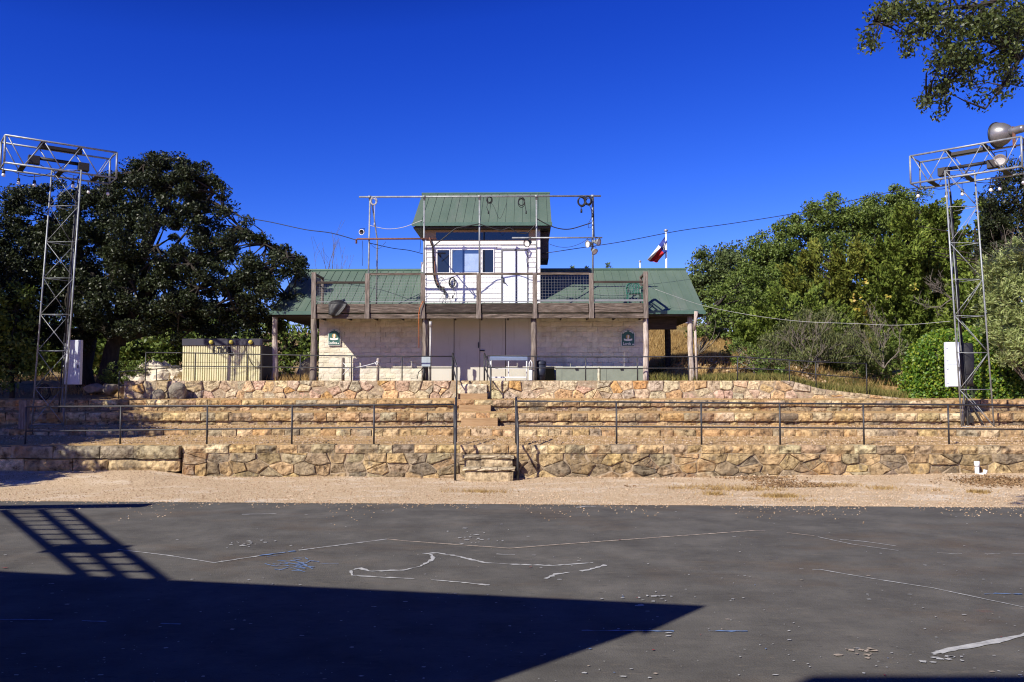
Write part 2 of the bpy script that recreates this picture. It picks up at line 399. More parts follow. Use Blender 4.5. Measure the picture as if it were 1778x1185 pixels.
def sstep(a, b, x):
    t = np.clip((x - a) / (b - a), 0, 1)
    return t * t * (3 - 2 * t)
def wall_top(x):
    """top of the upper rubble wall, which falls away at its right end"""
    return np.interp(x, [XR0, XR0 + 1.15, XR1], [UZ, UZ - 0.30, UZ - 0.66])
def upper(x, y):
    """ground behind the upper wall"""
    flat_ = np.where(x > XR0 - .2, wall_top(x) - 0.02, UZ)
    left = 1.10 + (UZ - 1.10) * sstep(29.6, 36, y)
    z = np.where(x < XL + 0.02, left, flat_)
    rise = sstep(4.9, 7.0, x) * 0.31 * np.clip(y - 40.5, 0, None)
    rise = rise + sstep(5.0, 6.4, x) * 0.85 * sstep(32.5, 33.5, y)
    rise = np.minimum(rise, 3.3 + 0.012 * np.clip(y - 46, 0, None)) * (1 - 0.55 * sstep(11, 16, x))
    back = 0.05 * np.clip(y - 42, 0, 40) * (1 - sstep(4.9, 7.6, x))
    back = back + 7.0 * sstep(62, 150, y)
    lump = 0.05 * np.sin(1.7 * x + .6 * y) * np.sin(1.3 * y - .4 * x)
    return z + rise + back + lump * sstep(30.5, 33, y) * np.where((x > -9) & (x < 5) & (y < 39), 0, 1)
def tread(x, y):
    z = np.where(y < Y2, 0.055 + 0.05 * (y - Y1) / (Y2 - Y1), 0.0)
    z = np.where((y >= Y2) & (y < Y3), 0.27 + 0.03 * (y - Y2) / (Y3 - Y2), z)
    z = np.where((y >= Y3) & (y < Y4), 0.675 + 0.03 * (y - Y3) / (Y4 - Y3), z)
    z = np.where((y >= Y4), 1.05 + 0.06 * (y - Y4) / (Y5 - Y4), z)
    return z + 0.014 * np.sin(2.1 * x + 1.1 * y) * np.sin(3.3 * y + .7 * x)
def gravel_z(x, y):
    z = GZ + 0.16 * sstep(-8.2, -9.6, x) * sstep(18.6, 20.6, y) + 0.12 * sstep(2, 11, x) * sstep(18.2, 20.6, y)
    return z + 0.02 * np.sin(.9 * x) * np.sin(.7 * y + .3 * x)

def ground_sheet():
    D = 0.16
    edges = [Y1 + D, Y2 + D, Y3 + D, Y4 + D, Y5 + D]
    xs = np.concatenate([[-420, -260, -150, -90, -60, -45, -35, -28], np.arange(-24, XL - .05, .6), [XL + .02, XL + .06],
                         np.arange(XL + .5, 24, .5), [28, 35, 45, 60, 90, 150, 260, 420]])
    ys = [-120, -60, -30, -10, 0, 6, 10, 12] + list(np.arange(13, Y1, .6))
    rows = [(y, 'g') for y in ys] + [(edges[0], 'g')]
    lo = edges + [None]
    for i in range(4):
        rows.append((edges[i], 't%d' % i))
        rows += [(y, 't%d' % i) for y in np.arange(edges[i] + .35, edges[i + 1] - .1, .4)]
        rows.append((edges[i + 1], 't%d' % i))
    rows.append((edges[4], 'u'))
    rows += [(y, 'u') for y in list(np.arange(30.1, 50, .5)) + [52, 55, 60, 66, 75, 90, 110, 140, 190, 260, 400, 600]]
    V, mid = [], []
    for y, k in rows:
        yy = np.full(len(xs), float(y))
        if k == 'g': z = gravel_z(xs, yy); mid.append(0)
        elif k == 'u': z = upper(xs, yy); mid.append(2)
        else:
            i = int(k[1]); e = 1e-3
            z = tread(xs, np.clip(yy, [Y1, Y2, Y3, Y4][i], [Y2, Y3, Y4, Y5][i] - e)); mid.append(1)
        V.append(np.stack([xs, yy, z], 1))
    V = np.concatenate(V)
    nx, ny = len(xs), len(rows)
    F, M_ = [], []
    for j in range(ny - 1):
        for i in range(nx - 1):
            F.append((j * nx + i, j * nx + i + 1, (j + 1) * nx + i + 1, (j + 1) * nx + i))
            M_.append(max(mid[j], mid[j + 1]) if mid[j] != mid[j + 1] else mid[j])
    me = bpy.data.meshes.new('ground')
    me.from_pydata(V.tolist(), [], F)
    for m in (MAT['gravel'], MAT['soil'], MAT['hill']): me.materials.append(m)
    me.polygons.foreach_set('material_index', M_)
    o = bpy.data.objects.new('ground', me); col.objects.link(o)
    return setting(o)
ground_sheet()

# ================================================================== THE STAGE
sa, sb = G(-500, 867, 0), G(2300, 884.5, 0)
mb = MB()
mb.slab([(sa.x, sa.y), (sb.x, sb.y), (sb.x + 3, -14), (sa.x - 3, -14)][::-1], GZ - .3, 0)
stage = mb.build('stage_floor', MAT['stage']); setting(stage)

RZ = [0.004]
def ribbon(mb, pts, w, z=None, rough=0.5, gaps=0.0, step=0.035):
    """a worn painted line lying on the boards"""
    RZ[0] += 0.00006; z = RZ[0]
    P = [G(*p) for p in pts]
    Q = []
    for a, b in zip(P[:-1], P[1:]):
        n = max(1, int((b - a).length / step))
        Q += [a.lerp(b, k / n) for k in range(n)]
    Q.append(P[-1])
    vis, run = True, 0
    L_, vs = None, []
    for i, q in enumerate(Q):
        d = (Q[min(i + 1, len(Q) - 1)] - Q[max(i - 1, 0)]); d.z = 0
        if d.length < 1e-6: continue
        n = Vector((-d.y, d.x, 0)).normalized()
        if run <= 0:
            vis = random.random() > gaps; run = random.randint(2, 6)
        run -= 1
        ww = .78 * w * (1 + random.uniform(-rough, rough)) / 2
        off = random.uniform(-.25, .25) * w * rough
        a, b = q + n * (ww + off), q - n * (ww - off)
        cur = ((a.x, a.y, z), (b.x, b.y, z))
        if L_ and vis: mb.add([L_[0], L_[1], cur[1], cur[0]], [(0, 1, 2, 3)])
        L_ = cur
mw, mt, mbl, mr_ = MB(), MB(), MB(), MB()
ribbon(mt, [(672, 937), (715, 941), (885, 953), (1000, 944), (1310, 922)], .034, gaps=.02)
ribbon(mt, [(1310, 922), (1360, 925), (1420, 932)], .022, gaps=.3)
ribbon(mw, [(205, 955), (290, 965), (372, 978)], .02, gaps=.1)
ribbon(mw, [(372, 978), (470, 963), (560, 951), (672, 937)], .03, gaps=.02)
ribbon(mw, [(1420, 933), (1480, 946), (1560, 957), (1650, 962), (1790, 962)], .014, gaps=.15)
ribbon(mw, [(1452, 937), (1500, 941), (1556, 949)], .02, gaps=.2)
ribbon(mw, [(1388, 989), (1425, 990), (1470, 998), (1530, 1008), (1620, 1022), (1700, 1039), (1790, 1058)], .02, gaps=.25)
ribbon(mw, [(625, 987), (608, 992), (612, 1000), (655, 1003), (705, 1005), (800, 1012), (850, 1017)], .03, rough=.8, gaps=.12)
ribbon(mw, [(625, 987), (640, 993), (700, 991), (730, 984), (752, 972), (748, 963), (735, 962), (760, 961), (800, 968), (840, 978), (890, 981), (960, 983), (1030, 978)], .036, rough=.9, gaps=.03)
ribbon(mw, [(948, 1006), (965, 998), (990, 995), (1020, 991), (1052, 982)], .04, rough=.9, gaps=.08)
ribbon(mw, [(862, 963), (880, 964), (930, 965)], .02, gaps=.2)
ribbon(mw, [(1618, 1136), (1650, 1128), (1710, 1119), (1790, 1101)], .06, rough=.55, gaps=.03, step=.09)
ribbon(mw, [(1630, 1134), (1680, 1126), (1740, 1112)], .05, rough=.6, gaps=.2, step=.08)
ribbon(mw, [(1000, 882), (1020, 880), (1035, 881)], .05, rough=.9)
ribbon(mw, [(425, 872), (460, 873)], .05)
ribbon(mw, [(420, 894), (480, 893)], .03, gaps=.3)
ribbon(mbl, [(1010, 1096), (1130, 1097), (1250, 1097), (1385, 1098)], .022, rough=.9, gaps=.25)
ribbon(mbl, [(0, 1077), (100, 1078), (340, 1086)], .02, gaps=.4)
for k in range(26):
    x0, y0 = random.gauss(490, 22), random.gauss(975, 8)
    ribbon(mbl, [(x0, y0), (x0 + random.uniform(10, 45), y0 + random.uniform(-6, 7)), (x0 + random.uniform(45, 60), y0 + random.uniform(-4, 9))], .014, rough=1, gaps=.55)
ribbon(mbl, [(450, 966), (490, 961), (520, 957)], .03, rough=1, gaps=.3)
ribbon(mbl, [(1690, 1035), (1730, 1032), (1775, 1033)], .02, rough=1, gaps=.3)
def fleck(mb, px, py, r):
    c = G(px, py); n = random.randint(4, 6); a0 = random.random() * 6
    st = random.uniform(.5, 2)
    mb.add([(c.x + r * st * random.uniform(.5, 1) * math.cos(a0 + 6.283 * k / n), c.y + r * random.uniform(.5, 1) * math.sin(a0 + 6.283 * k / n), .0075) for k in range(n)], [tuple(range(n))])
for k in range(620):
    py = 872 + 320 * random.random() ** .8
    px = random.uniform(0, 1778)
    fleck(mw if random.random() < .86 else (mt if random.random() < .5 else (mbl if random.random() < .5 else mr_)), px, py, random.choice([.003, .004, .005, .006, .007, .009, .014]))
for cx, cy, n in ((1490, 1135, 16), (1640, 1150, 10), (820, 935, 18), (430, 945, 22), (1130, 1040, 14)):
    for k in range(n): fleck(mt if cx == 1490 else mw, random.gauss(cx, 28), random.gauss(cy, 6), random.choice([.01, .018, .028]))
for n_, m_, b_ in (('white_paint_marks', 'paint_white', mw), ('cream_paint_line', 'paint_tan', mt), ('blue_paint_marks', 'paint_blue', mbl), ('red_paint_flecks', 'paint_red', mr_)):
    o = b_.build(n_, MAT[m_], stage, fix=False)
    for p in o.data.polygons:
        pass
    o['kind'] = 'stuff'

# ================================================================== STONE WALLS
def pick(pal):
    c = random.choice(pal); k = random.uniform(.82, 1.15)
    return tuple(min(1, q * k * random.uniform(.96, 1.04)) for q in c)
TAN = [(r_ * 1.06, g_, b_ * .88) for r_, g_, b_ in [(.42, .33, .21), (.48, .39, .26), (.38, .29, .18), (.35, .28, .20), (.46, .35, .21), (.33, .29, .235), (.40, .28, .16), (.54, .47, .35), (.50, .43, .31)]]
BROWN = [(r_ * 1.06, g_, b_ * .88) for r_, g_, b_ in [(.30, .235, .15), (.36, .285, .185), (.38, .29, .165), (.27, .22, .16), (.32, .27, .2), (.42, .33, .21), (.245, .21, .17)]]
PINK = [(c_[0] * .88, c_[1] * .86, c_[2] * .77) for c_ in [(.60, .47, .38), (.52, .42, .35), (.62, .53, .41), (.57, .45, .31), (.49, .43, .36), (.62, .44, .27), (.57, .41, .35), (.45, .39, .33), (.64, .55, .40), (.58, .36, .17), (.54, .46, .34), (.6, .5, .36), (.56, .48, .38)]]

def stone_block(mb, x0, x1, z0, z1, y, dep, rough, e=.022):
    """one rough quarry-faced block, its face towards -y"""
    nx = max(2, int((x1 - x0) / .11)); nz = max(2, int((z1 - z0) / .08))
    idx, vs, fs = {}, [], []
    ph = random.uniform(0, 50)
    tilt = random.uniform(-.012, .012)
    for j in range(nz + 1):
        for i in range(nx + 1):
            u, v = i / nx, j / nz
            rim = i in (0, nx) or j in (0, nz)
            x = x0 + (x1 - x0) * u; z = z0 + (z1 - z0) * v
            d = -rough * (.35 + .65 * random.random()) + tilt * (u - .5)
            if rim: d = e * random.uniform(.5, 1.3); x += random.uniform(-.008, .008); z += random.uniform(-.009, .009)
            idx[i, j] = len(vs); vs.append((x, y + d, z))
    for j in range(nz):
        for i in range(nx): fs.append((idx[i, j], idx[i + 1, j], idx[i + 1, j + 1], idx[i, j + 1]))
    rim = [(i, 0) for i in range(nx)] + [(nx, j) for j in range(nz)] + [(i, nz) for i in range(nx, 0, -1)] + [(0, j) for j in range(nz, 0, -1)]
    n0 = len(vs)
    for r_ in rim:
        p = vs[idx[r_]]; vs.append((p[0], y + dep, p[2]))
    k = len(rim)
    for a in range(k):
        b = (a + 1) % k
        fs.append((idx[rim[a]], n0 + a, n0 + b, idx[rim[b]]))
    mb.add(vs, fs)

def course(mb, xa, xb, z0, z1, y, pal, lmin, lmax, dep=.3, rough=.03, wob=.012, ztop=None):
    x = xa
    while x < xb - .02:
        l = random.uniform(lmin, lmax)
        if xb - (x + l) < lmin * .6: l = xb - x
        mb.col = pick(pal)
        za = z0 + random.uniform(-wob, wob) * .4
        zb = z1 + random.uniform(-wob, wob)
        stone_block(mb, x + .008, x + l - .008, za + .006, zb - .006, y + random.uniform(-.02, .02), dep, rough)
        x += l

def clip_poly(poly, a, b, c):
    """keep the side a*x + b*z <= c"""
    out = []
    for i in range(len(poly)):
        p, q = poly[i], poly[(i + 1) % len(poly)]
        dp, dq = a * p[0] + b * p[1] - c, a * q[0] + b * q[1] - c
        if dp <= 0: out.append(p)
        if dp * dq < 0:
            t = dp / (dp - dq); out.append((p[0] + (q[0] - p[0]) * t, p[1] + (q[1] - p[1]) * t))
    return out
def rubble(mb, xa, xb, z0, z1, y, pal, cell, dep=.25, gap=.012, prot=.035, zf=None, flatten=1.25, sink=.04):
    """random rubble: every stone a polygon of its own with a rounded face"""
    h = z1 - z0
    rows = max(1, round(h / (cell / flatten)))
    seeds = []
    for r_ in range(rows):
        x = xa
        while x < xb:
            w_ = cell * random.choice([.5, .7, .9, 1.1, 1.3, 1.7])
            seeds.append((x + w_ * .5, z0 + (r_ + .5 + random.uniform(-.28, .28)) * h / rows))
            if w_ > cell and random.random() < .35: seeds.append((x + w_ * random.uniform(.2, .8), z0 + (r_ + random.choice([.05, .95])) * h / rows))
            x += w_
    S = np.array(seeds)
    for i, (sx, sz) in enumerate(seeds):
        poly = [(max(xa, sx - 3 * cell), z0), (min(xb, sx + 3 * cell), z0), (min(xb, sx + 3 * cell), z1), (max(xa, sx - 3 * cell), z1)]
        if poly[0][0] >= poly[1][0]: continue
        near = np.argsort(np.abs(S[:, 0] - sx))[:30]
        for j in near:
            if j == i: continue
            ox, oz = S[j]
            if abs(ox - sx) > 4 * cell: continue
            a, b = (ox - sx), (oz - sz) * flatten ** 2
            c = ((ox + sx) / 2) * a + ((oz + sz) / 2) * b
            poly = clip_poly(poly, a, b, c)
            if len(poly) < 3: break
        if len(poly) < 3: continue
        cx = sum(p[0] for p in poly) / len(poly); cz = sum(p[1] for p in poly) / len(poly)
        # break long edges so that the outline can wander
        fine = []
        for k in range(len(poly)):
            p, q = poly[k], poly[(k + 1) % len(poly)]
            l = math.hypot(q[0] - p[0], q[1] - p[1]); m = max(1, int(l / .12))
            for t in range(m):
                fx, fz = p[0] + (q[0] - p[0]) * t / m, p[1] + (q[1] - p[1]) * t / m
                fine.append((fx, fz))
        mb.col = pick(pal)
        n = len(fine)
        rad = max(.04, min(math.hypot(p[0] - cx, p[1] - cz) for p in fine))
        g = min(.45, gap / rad)
        off = random.uniform(-.04, sink)
        rings = [(g, dep), (g, .015), (g + .05, -prot * .6), (g + .22, -prot), (.7, -prot)]
        vs, fs = [], []
        for s_, d in rings:
            for (fx, fz) in fine:
                jx = random.uniform(-.008, .008); jz = random.uniform(-.008, .008)
                px, pz = fx + (cx - fx) * s_ + jx, fz + (cz - fz) * s_ + jz
                if zf is not None: pz = z0 + (pz - z0) * (float(zf(px)) - z0) / h
                vs.append((px, y + d + off + (random.uniform(-.012, .012) if d < 0 else 0), pz))
        for r_ in range(len(rings) - 1):
            for k in range(n):
                k2 = (k + 1) % n
                fs.append((r_ * n + k, r_ * n + k2, (r_ + 1) * n + k2, (r_ + 1) * n + k))
        fs.append(tuple((len(rings) - 1) * n + k for k in range(n)))
        mb.add(vs, fs)

XA, XB = -19.5, 21.0
XS = X(318, Y1)              # where the big blocks at the left stop
def wall(name, mb, core, mat, label, cat='stone wall'):
    root = thing(name, (0, 0, 0), label, cat)
    vs = np.array(core.v); root.location = Vector(((vs[:, 0].min() + vs[:, 0].max()) / 2, vs[:, 1].mean(), vs[:, 2].min()))
    s_ = mb.build('stone_face', mat, root, colors=True)
    core.build('mortar_core', MAT['mortar'], root)
    return root

# front wall: squared capstones over stained rubble
m, c = MB(), MB()
course(m, XS, XB, -.13, .075, Y1, TAN + BROWN, .34, .72, dep=.32, rough=.03)
rubble(m, XS, XB, -.9, -.13, Y1 + .045, BROWN, .52, prot=.03, gap=.004, flatten=1.75, sink=.02)
c.box((XS + .02, Y1 + .042, -1.0), (XB, Y1 + .34, .03))
wall('retaining_wall', m, c, MAT['stone'], 'long lowest retaining wall of stained tan stone along the gravel')
# the big blocks at its left end, undercut at the foot
m, c = MB(), MB()
course(m, XA, XS - .02, -.27, .045, Y1 - .12, [(.28, .245, .19), (.31, .265, .205), (.33, .265, .18), (.25, .225, .19)], .8, 1.35, dep=.4, rough=.035)  # shade at this end put into the colour: top course darkened
course(m, XA, XS - .03, -.60, -.28, Y1 - .05, TAN, .9, 1.5, dep=.4, rough=.05)
rubble(m, XA, XS - 1.25, -.95, -.63, Y1 + .08, BROWN, .5, prot=.08)
c.box((XA, Y1 + .16, -1.0), (XS - .03, Y1 + .34, 0))
wall('retaining_wall', m, c, MAT['stone'], 'two courses of big long stone blocks at the left end of the lowest wall')
# seating risers
for (yy, zb, zt, zc, lab) in ((Y2, .02, .29, .10, 'lowest seating riser, thin stone course above the first gravel walk'),
                              (Y3, .25, .69, .43, 'second seating riser of tan stone blocks above a rubble foot'),
                              (Y4, .62, 1.07, .86, 'top seating riser of pale blocks just below the rubble wall')):
    m, c = MB(), MB()
    if yy == Y2:
        course(m, XA, XB, -.02, .29, yy, TAN, .3, .75, dep=.3, rough=.028)
    else:
        course(m, XA, XB, zc, zt, yy, TAN, .32, .8, dep=.32, rough=.03)
        course(m, XA, XB, zb - .1, zc, yy + .085, BROWN, .22, .7, dep=.2, rough=.035, wob=.03)
    c.box((XA, yy + .11, zb - .3), (XB, yy + .33, zt - .03))
    wall('seating_riser', m, c, MAT['stone'], lab, 'seating wall')['group'] = 'stone seating risers of the terrace'
# upper rubble wall with a falling right end
m, c = MB(), MB()
rubble(m, XL, XR1, 1.0, UZ, Y5, PINK, .42, prot=.03, gap=.007, zf=wall_top, flatten=1.25)
n = 60
for k in range(n):
    xa, xb = XL + (XR1 - XL) * k / n, XL + (XR1 - XL) * (k + 1) / n
    za, zb = float(wall_top(xa)) - .02, float(wall_top(xb)) - .02
    c.add([(xa, Y5 + .006, .9), (xb, Y5 + .006, .9), (xb, Y5 + .006, zb), (xa, Y5 + .006, za), (xa, Y5 + .4, .9), (xb, Y5 + .4, .9), (xb, Y5 + .4, zb), (xa, Y5 + .4, za)],
          [(0, 1, 2, 3), (3, 2, 6, 7), (5, 4, 7, 6)])
m.col = (.5, .42, .38)
for k in range(4): stone_block(m, XL - .02, XL + .16, 1.02 + k * .18, 1.19 + k * .18, Y5, .45, .02)
wall('rubble_wall', m, c, MAT['rubble'], 'topmost pinkish rubble stone wall with its right end sloping down')

# boulders in front of and beside the upper wall
def boulder(cx, cy, cz, rx, ry, rz, seed, name, mat, label, cat, parent=None, cell=2.2):
    b = bmesh.new(); bmesh.ops.create_icosphere(b, subdivisions=3, radius=1)
    r_ = random.Random(seed); dirs = [Vector((r_.gauss(0, 1), r_.gauss(0, 1), r_.gauss(0, 1))).normalized() for _ in range(9)]
    cut = [r_.uniform(.62, .9) for _ in dirs]
    for v in b.verts:
        for d, k in zip(dirs, cut):
            t = v.co.dot(d)
            if t > k: v.co -= d * (t - k) * .85
        v.co *= 1 + r_.uniform(-.03, .03)
        v.co = Vector((cx + v.co.x * rx, cy + v.co.y * ry, cz + v.co.z * rz))
    me = bpy.data.meshes.new(name); b.to_mesh(me); b.free(); me.materials.append(mat)
    o = link(name, me, parent)
    if label: tag(o, label, cat)
    return o
p = W(308, 692, 29.1)
boulder(p.x, 29.1, p.z + .22, .34, .3, .36, 3, 'boulder', MAT['rock'], 'grey dome shaped boulder standing against the rubble wall below the corrugated shed', 'boulder')
p = W(273, 694, 29.05)
boulder(p.x, 29.05, p.z + .12, .28, .25, .3, 5, 'boulder', MAT['rock'], 'smaller stained boulder leaning on the rubble wall near its left corner', 'boulder')
p = W(192, 677, 30.6)
boulder(p.x, 30.6, p.z + .05, .3, .3, .24, 8, 'boulder', MAT['rock'], 'pale split rock just left of the rubble wall corner', 'boulder')
p = W(163, 678, 31.2)
boulder(p.x, 31.2, p.z + .05, .42, .3, .22, 9, 'boulder', MAT['rock'], 'flat grey rock lying under the big dark oak', 'boulder')
# chalky rock pile behind the wall's left end
m = MB()
def rockpile(cx, cy, zb, sx, sy, h, n, seed, mat, name):
    r_ = random.Random(seed); b = bmesh.new()
    for k in range(n):
        u, v = r_.uniform(-1, 1), r_.uniform(-1, 1)
        if u * u + v * v > 1: continue
        hh = h * (1 - (u * u + v * v)) ** .8
        s_ = r_.uniform(.12, .32)
        ret = bmesh.ops.create_icosphere(b, subdivisions=2, radius=s_)
        sq = (r_.uniform(.8, 1.5), r_.uniform(.8, 1.3), r_.uniform(.5, .9))
        for vv in ret['verts']:
            q = vv.co
            q = Vector((round(q.x / s_ * 2.2) * s_ / 2.2, q.y, round(q.z / s_ * 1.8) * s_ / 1.8)).lerp(q, .55)
            vv.co = Vector((cx + u * sx + q.x * sq[0], cy + v * sy + q.y * sq[1], zb + hh * r_.uniform(.6, 1) + q.z * sq[2]))
    me = bpy.data.meshes.new(name); b.to_mesh(me); b.free(); me.materials.append(mat)
    return link(name, me)
p = W(268, 650, 32.2)
o = rockpile(p.x, 32.4, 1.5, 1.35, .9, .9, 170, 4, MAT['white_rock'], 'rock_pile')
tag(o, 'heap of chalky white rubble rocks behind the left end of the rubble wall', 'rock pile', kind='stuff')

# ================================================================== STEPS
m = MB(); a, b = X(806, 20.2), X(893, 20.2)
m.col = (.42, .33, .22)
def stone_step(x0, x1, yf, yb, zb, zt, label):
    root = thing('stone_step', ((x0 + x1) / 2, (yf + yb) / 2, zb), label, 'step')
    m = MB(); m.col = (.44, .35, .23)
    stone_block(m, x0 + .05, x1 - .05, zb, zt - .075, yf + .05, yb - yf - .06, .03)
    m.build('riser_stone', MAT['stone'], root, colors=True)
    m = MB(); m.col = (.46, .39, .28)
    for k in range(3): stone_block(m, x0 + (x1 - x0) * k / 3, x0 + (x1 - x0) * (k + 1) / 3 - .004, zt - .07, zt - .004 * k, yf + random.uniform(-.015, .015), yb - yf, .03)
    m.build('tread_slab', MAT['stone'], root, colors=True)
stone_step(X(804, 20.15), X(894, 20.15), 20.12, 20.62, -.85, -.42, 'lower of the two stone entry steps, its foot in the gravel')
stone_step(X(803, 20.5), X(893, 20.5), 20.5, 20.95, -.6, -.16, 'upper of the two stone entry steps, set against the lowest wall')
def timber_box(pa, pb, pt, y0, y1, zb, label, nail=True):
    x0, x1, zt = X(pa, y0), X(pb, y0), Z(pt, y0)
    root = thing('timber_step', ((x0 + x1) / 2, (y0 + y1) / 2, zb), label, 'step', 'timber box steps up the seating terrace')
    m = MB(); m.box((x0, y0, zb - .05), (x1, y0 + .04, zt - .012)); m.box((x0, y0 + .041, zb - .05), (x0 + .04, y1, zt - .012)); m.box((x1 - .04, y0 + .041, zb - .05), (x1, y1, zt - .012))
    m.build('timber_frame', MAT['lumber'], root, bevel=.004)
    m = MB(); m.add([(x0 + .042, y0 + .042, zt - .03), (x1 - .042, y0 + .042, zt - .03), (x1 - .042, y1, zt - .03), (x0 + .042, y1, zt - .03)], [(0, 1, 2, 3)])
    m.build('soil_fill', MAT['soil'], root)
timber_box(801, 864, 726, 26.02, 26.6, .29, 'lowest and widest of the three brown timber box steps')
timber_box(797, 852, 703, 27.72, 28.25, .69, 'middle brown timber box step between two seating risers')
timber_box(795, 846, 683, 29.05, 29.5, 1.08, 'topmost brown timber box step below the rubble wall')
m = MB(); m.col = (.62, .55, .42)
stone_block(m, X(793, 29.3), X(845, 29.3), 1.1, 1.62, 29.33, .2, .02)
o = m.build('stone_step', MAT['stone'], colors=True)
tag(o, 'pale stone top step set into the rubble wall between the handrails', 'step')

# ================================================================== RAILINGS
def railing(name, label, posts, tops, mids, r=.024, cat='railing', end=None):
    """posts: list of (base, top) points; tops and mids: polylines"""
    p0 = Vector(posts[0][0])
    root = thing(name, p0, label, cat)
    for a, b in posts:
        m = MB(); m.tube([a, b], r, 8); m.build('post', MAT['rail'], root, smooth=True)
    m = MB(); m.tube(tops, r * .95, 8); m.build('top_rail', MAT['rail'], root, smooth=True)
    m = MB(); m.tube(mids, r * .8, 8); m.build('mid_rail', MAT['rail'], root, smooth=True)
    return root
def front_rail(pxs, ta, tb, ma, mb_, label):
    Y = Y1 + .42
    n = len(pxs); P, T, M_ = [], [], []
    for k, px in enumerate(pxs):
        t = (px - pxs[0]) / (pxs[-1] - pxs[0])
        x = X(px, Y); zt, zm = Z(ta + (tb - ta) * t, Y), Z(ma + (mb_ - ma) * t, Y)
        P.append(((x, Y, .02), (x, Y, zt))); T.append((x, Y, zt)); M_.append((x, Y, zm))
    return railing('railing', label, P, T, M_)
front_rail([47, 211, 361, 508, 650, 789], 707, 703, 750, 741, 'long black pipe railing on the lowest wall left of the steps')
front_rail([897, 1070, 1217, 1353, 1498, 1645, 1795], 697, 704, 740, 745, 'long black pipe railing on the lowest wall right of the steps')
def stair_rail(pxf, pxb, label):
    yf, yb = 20.3, 21.75
    xf, xb = X(pxf, yf), X(pxb, yb)
    zf, zb = Z(744, yf), Z(691, yb)
    railing('handrail', label, [((xf, yf, GZ - .05), (xf, yf, zf)), ((xb, yb, .02), (xb, yb, zb))],
            [(xf, yf, zf), (xb, yb, zb)], [(xf, yf, zf - .55), (xb, yb, zb - .5)], .03, 'handrail')
stair_rail(791, 792, 'sloping black handrail on the left of the stone entry steps')
stair_rail(899, 896, 'sloping black handrail on the right of the stone entry steps')
def up_stair(pf, pb, label):
    yf, yb = 28.95, 29.9
    xf, xb = X(pf, yf), X(pb, yb)
    zf, zb = Z(638, yf), Z(614, yb)
    railing('handrail', label, [((xf, yf, 1.05), (xf, yf, zf)), ((xb, yb, 1.6), (xb, yb, zb))],
            [(xf, yf, zf), (xb, yb, zb)], [(xf, yf, zf - .5), (xb, yb, zb - .48)], .03, 'handrail')
up_stair(793, 786, 'sloping black handrail left of the timber top step')
up_stair(852, 841, 'sloping black handrail right of the timber top step beside the white cart')
def upper_rail(pts, label, dz_mid=.45):
    Y = Y5 + .3; P, T, M_ = [], [], []
    for px, py, zb in pts:
        x = X(px, Y); z = Z(py, Y)
        P.append(((x, Y, zb - .05), (x, Y, z))); T.append((x, Y, z)); M_.append((x, Y, zb + (z - zb) * .52))
    return railing('railing', label, P, T, M_, .022)
upper_rail([(252, 612, UZ), (338, 613, UZ), (429, 615, UZ), (521, 617, UZ), (610, 618, UZ), (698, 619, UZ), (785, 619, UZ)], 'black pipe railing along the rubble wall in front of the corrugated shed')
Yu = Y5 + .3
upper_rail([(846, 618, UZ), (929, 619, UZ), (1017, 620, UZ), (1107, 620, UZ), (1196, 620, UZ), (1281, 620, UZ), (1371, 626, UZ - .02), (1417, 629, float(wall_top(X(1417, Yu)))), (1505, 632, float(wall_top(X(1505, Yu))))],
           'black pipe railing along the rubble wall before the storage chests, its right end sloping')
a0, a1, a2 = W(207, 646, 29.3), W(272, 641, 31.2), W(337, 637, 32.6)
railing('railing', 'short low black railing running back past the white rock pile',
        [((a0.x, a0.y, 1.0), tuple(a0)), ((a1.x, a1.y, 1.5), tuple(a1)), ((a2.x, a2.y, 1.5), tuple(a2))], [tuple(a0), tuple(a1), tuple(a2)], [(a0.x, a0.y, a0.z - .5), (a1.x, a1.y, a1.z - .45), (a2.x, a2.y, a2.z - .45)], .02)

# white drain pipe at the foot of the front wall
p = G(1694, 822, GZ + .12)
root = thing('drain_pipe', (p.x, 20.7, GZ), 'short white plastic drain pipe sticking up at the foot of the lowest wall', 'pipe')
m = MB(); xx = X(1692, 20.75); m.tube([(xx, 20.75, GZ - .1), (xx, 20.75, Z(802, 20.75))], .05, 14); m.build('riser_pipe', MAT['pvc'], root, smooth=True)
m = MB(); m.tube([(xx, 20.75, Z(802, 20.75) - .1), (xx, 20.75, Z(800, 20.75))], .062, 14); m.build('collar', MAT['pvc'], root, smooth=True)
m = MB(); m.tube([(xx + .02, 20.74, GZ + .1), (xx + .1, 20.6, GZ + .14), (xx + .11, 20.57, GZ + .24)], .045, 12); m.build('side_elbow', MAT['pvc'], root, smooth=True)

# ================================================================== CANOPY BEHIND THE CAMERA (throws the big shadow)
def caster(px, py, h):
    g = G(px, py); return g - SUN * (h / 0.97)
root = thing('stage_canopy', (-8, -2, 0), 'flat timber canopy over the left of the stage, its shadow lying across the boards', 'canopy')
m = MB(); h = 3.6
m.slab([(c_.x, c_.y) for c_ in (caster(-900, 940, h), caster(0, 993, h), caster(270, 1007, h), caster(1226, 1053, h), caster(1130, 1097, h), caster(1121, 1103, h), caster(1108, 1097, h), caster(855, 1186, h), caster(560, 1330, h), caster(-900, 1330, h))], h, h + .02)
m.build('roof_sheet', MAT['wood_dark'], root)
for q in ((-6, -1), (-12, -1), (-12, 1)):
    m = MB(); m.box((q[0] - .1, q[1] - .1, 0), (q[0] + .1, q[1] + .1, h)); m.build('post', MAT['wood_v'], root)
h = 5.5
root = thing('stage_house', (2, -6, 0), 'stage house roof behind the viewer, the edge of its shadow at the bottom right', 'building')
m = MB()
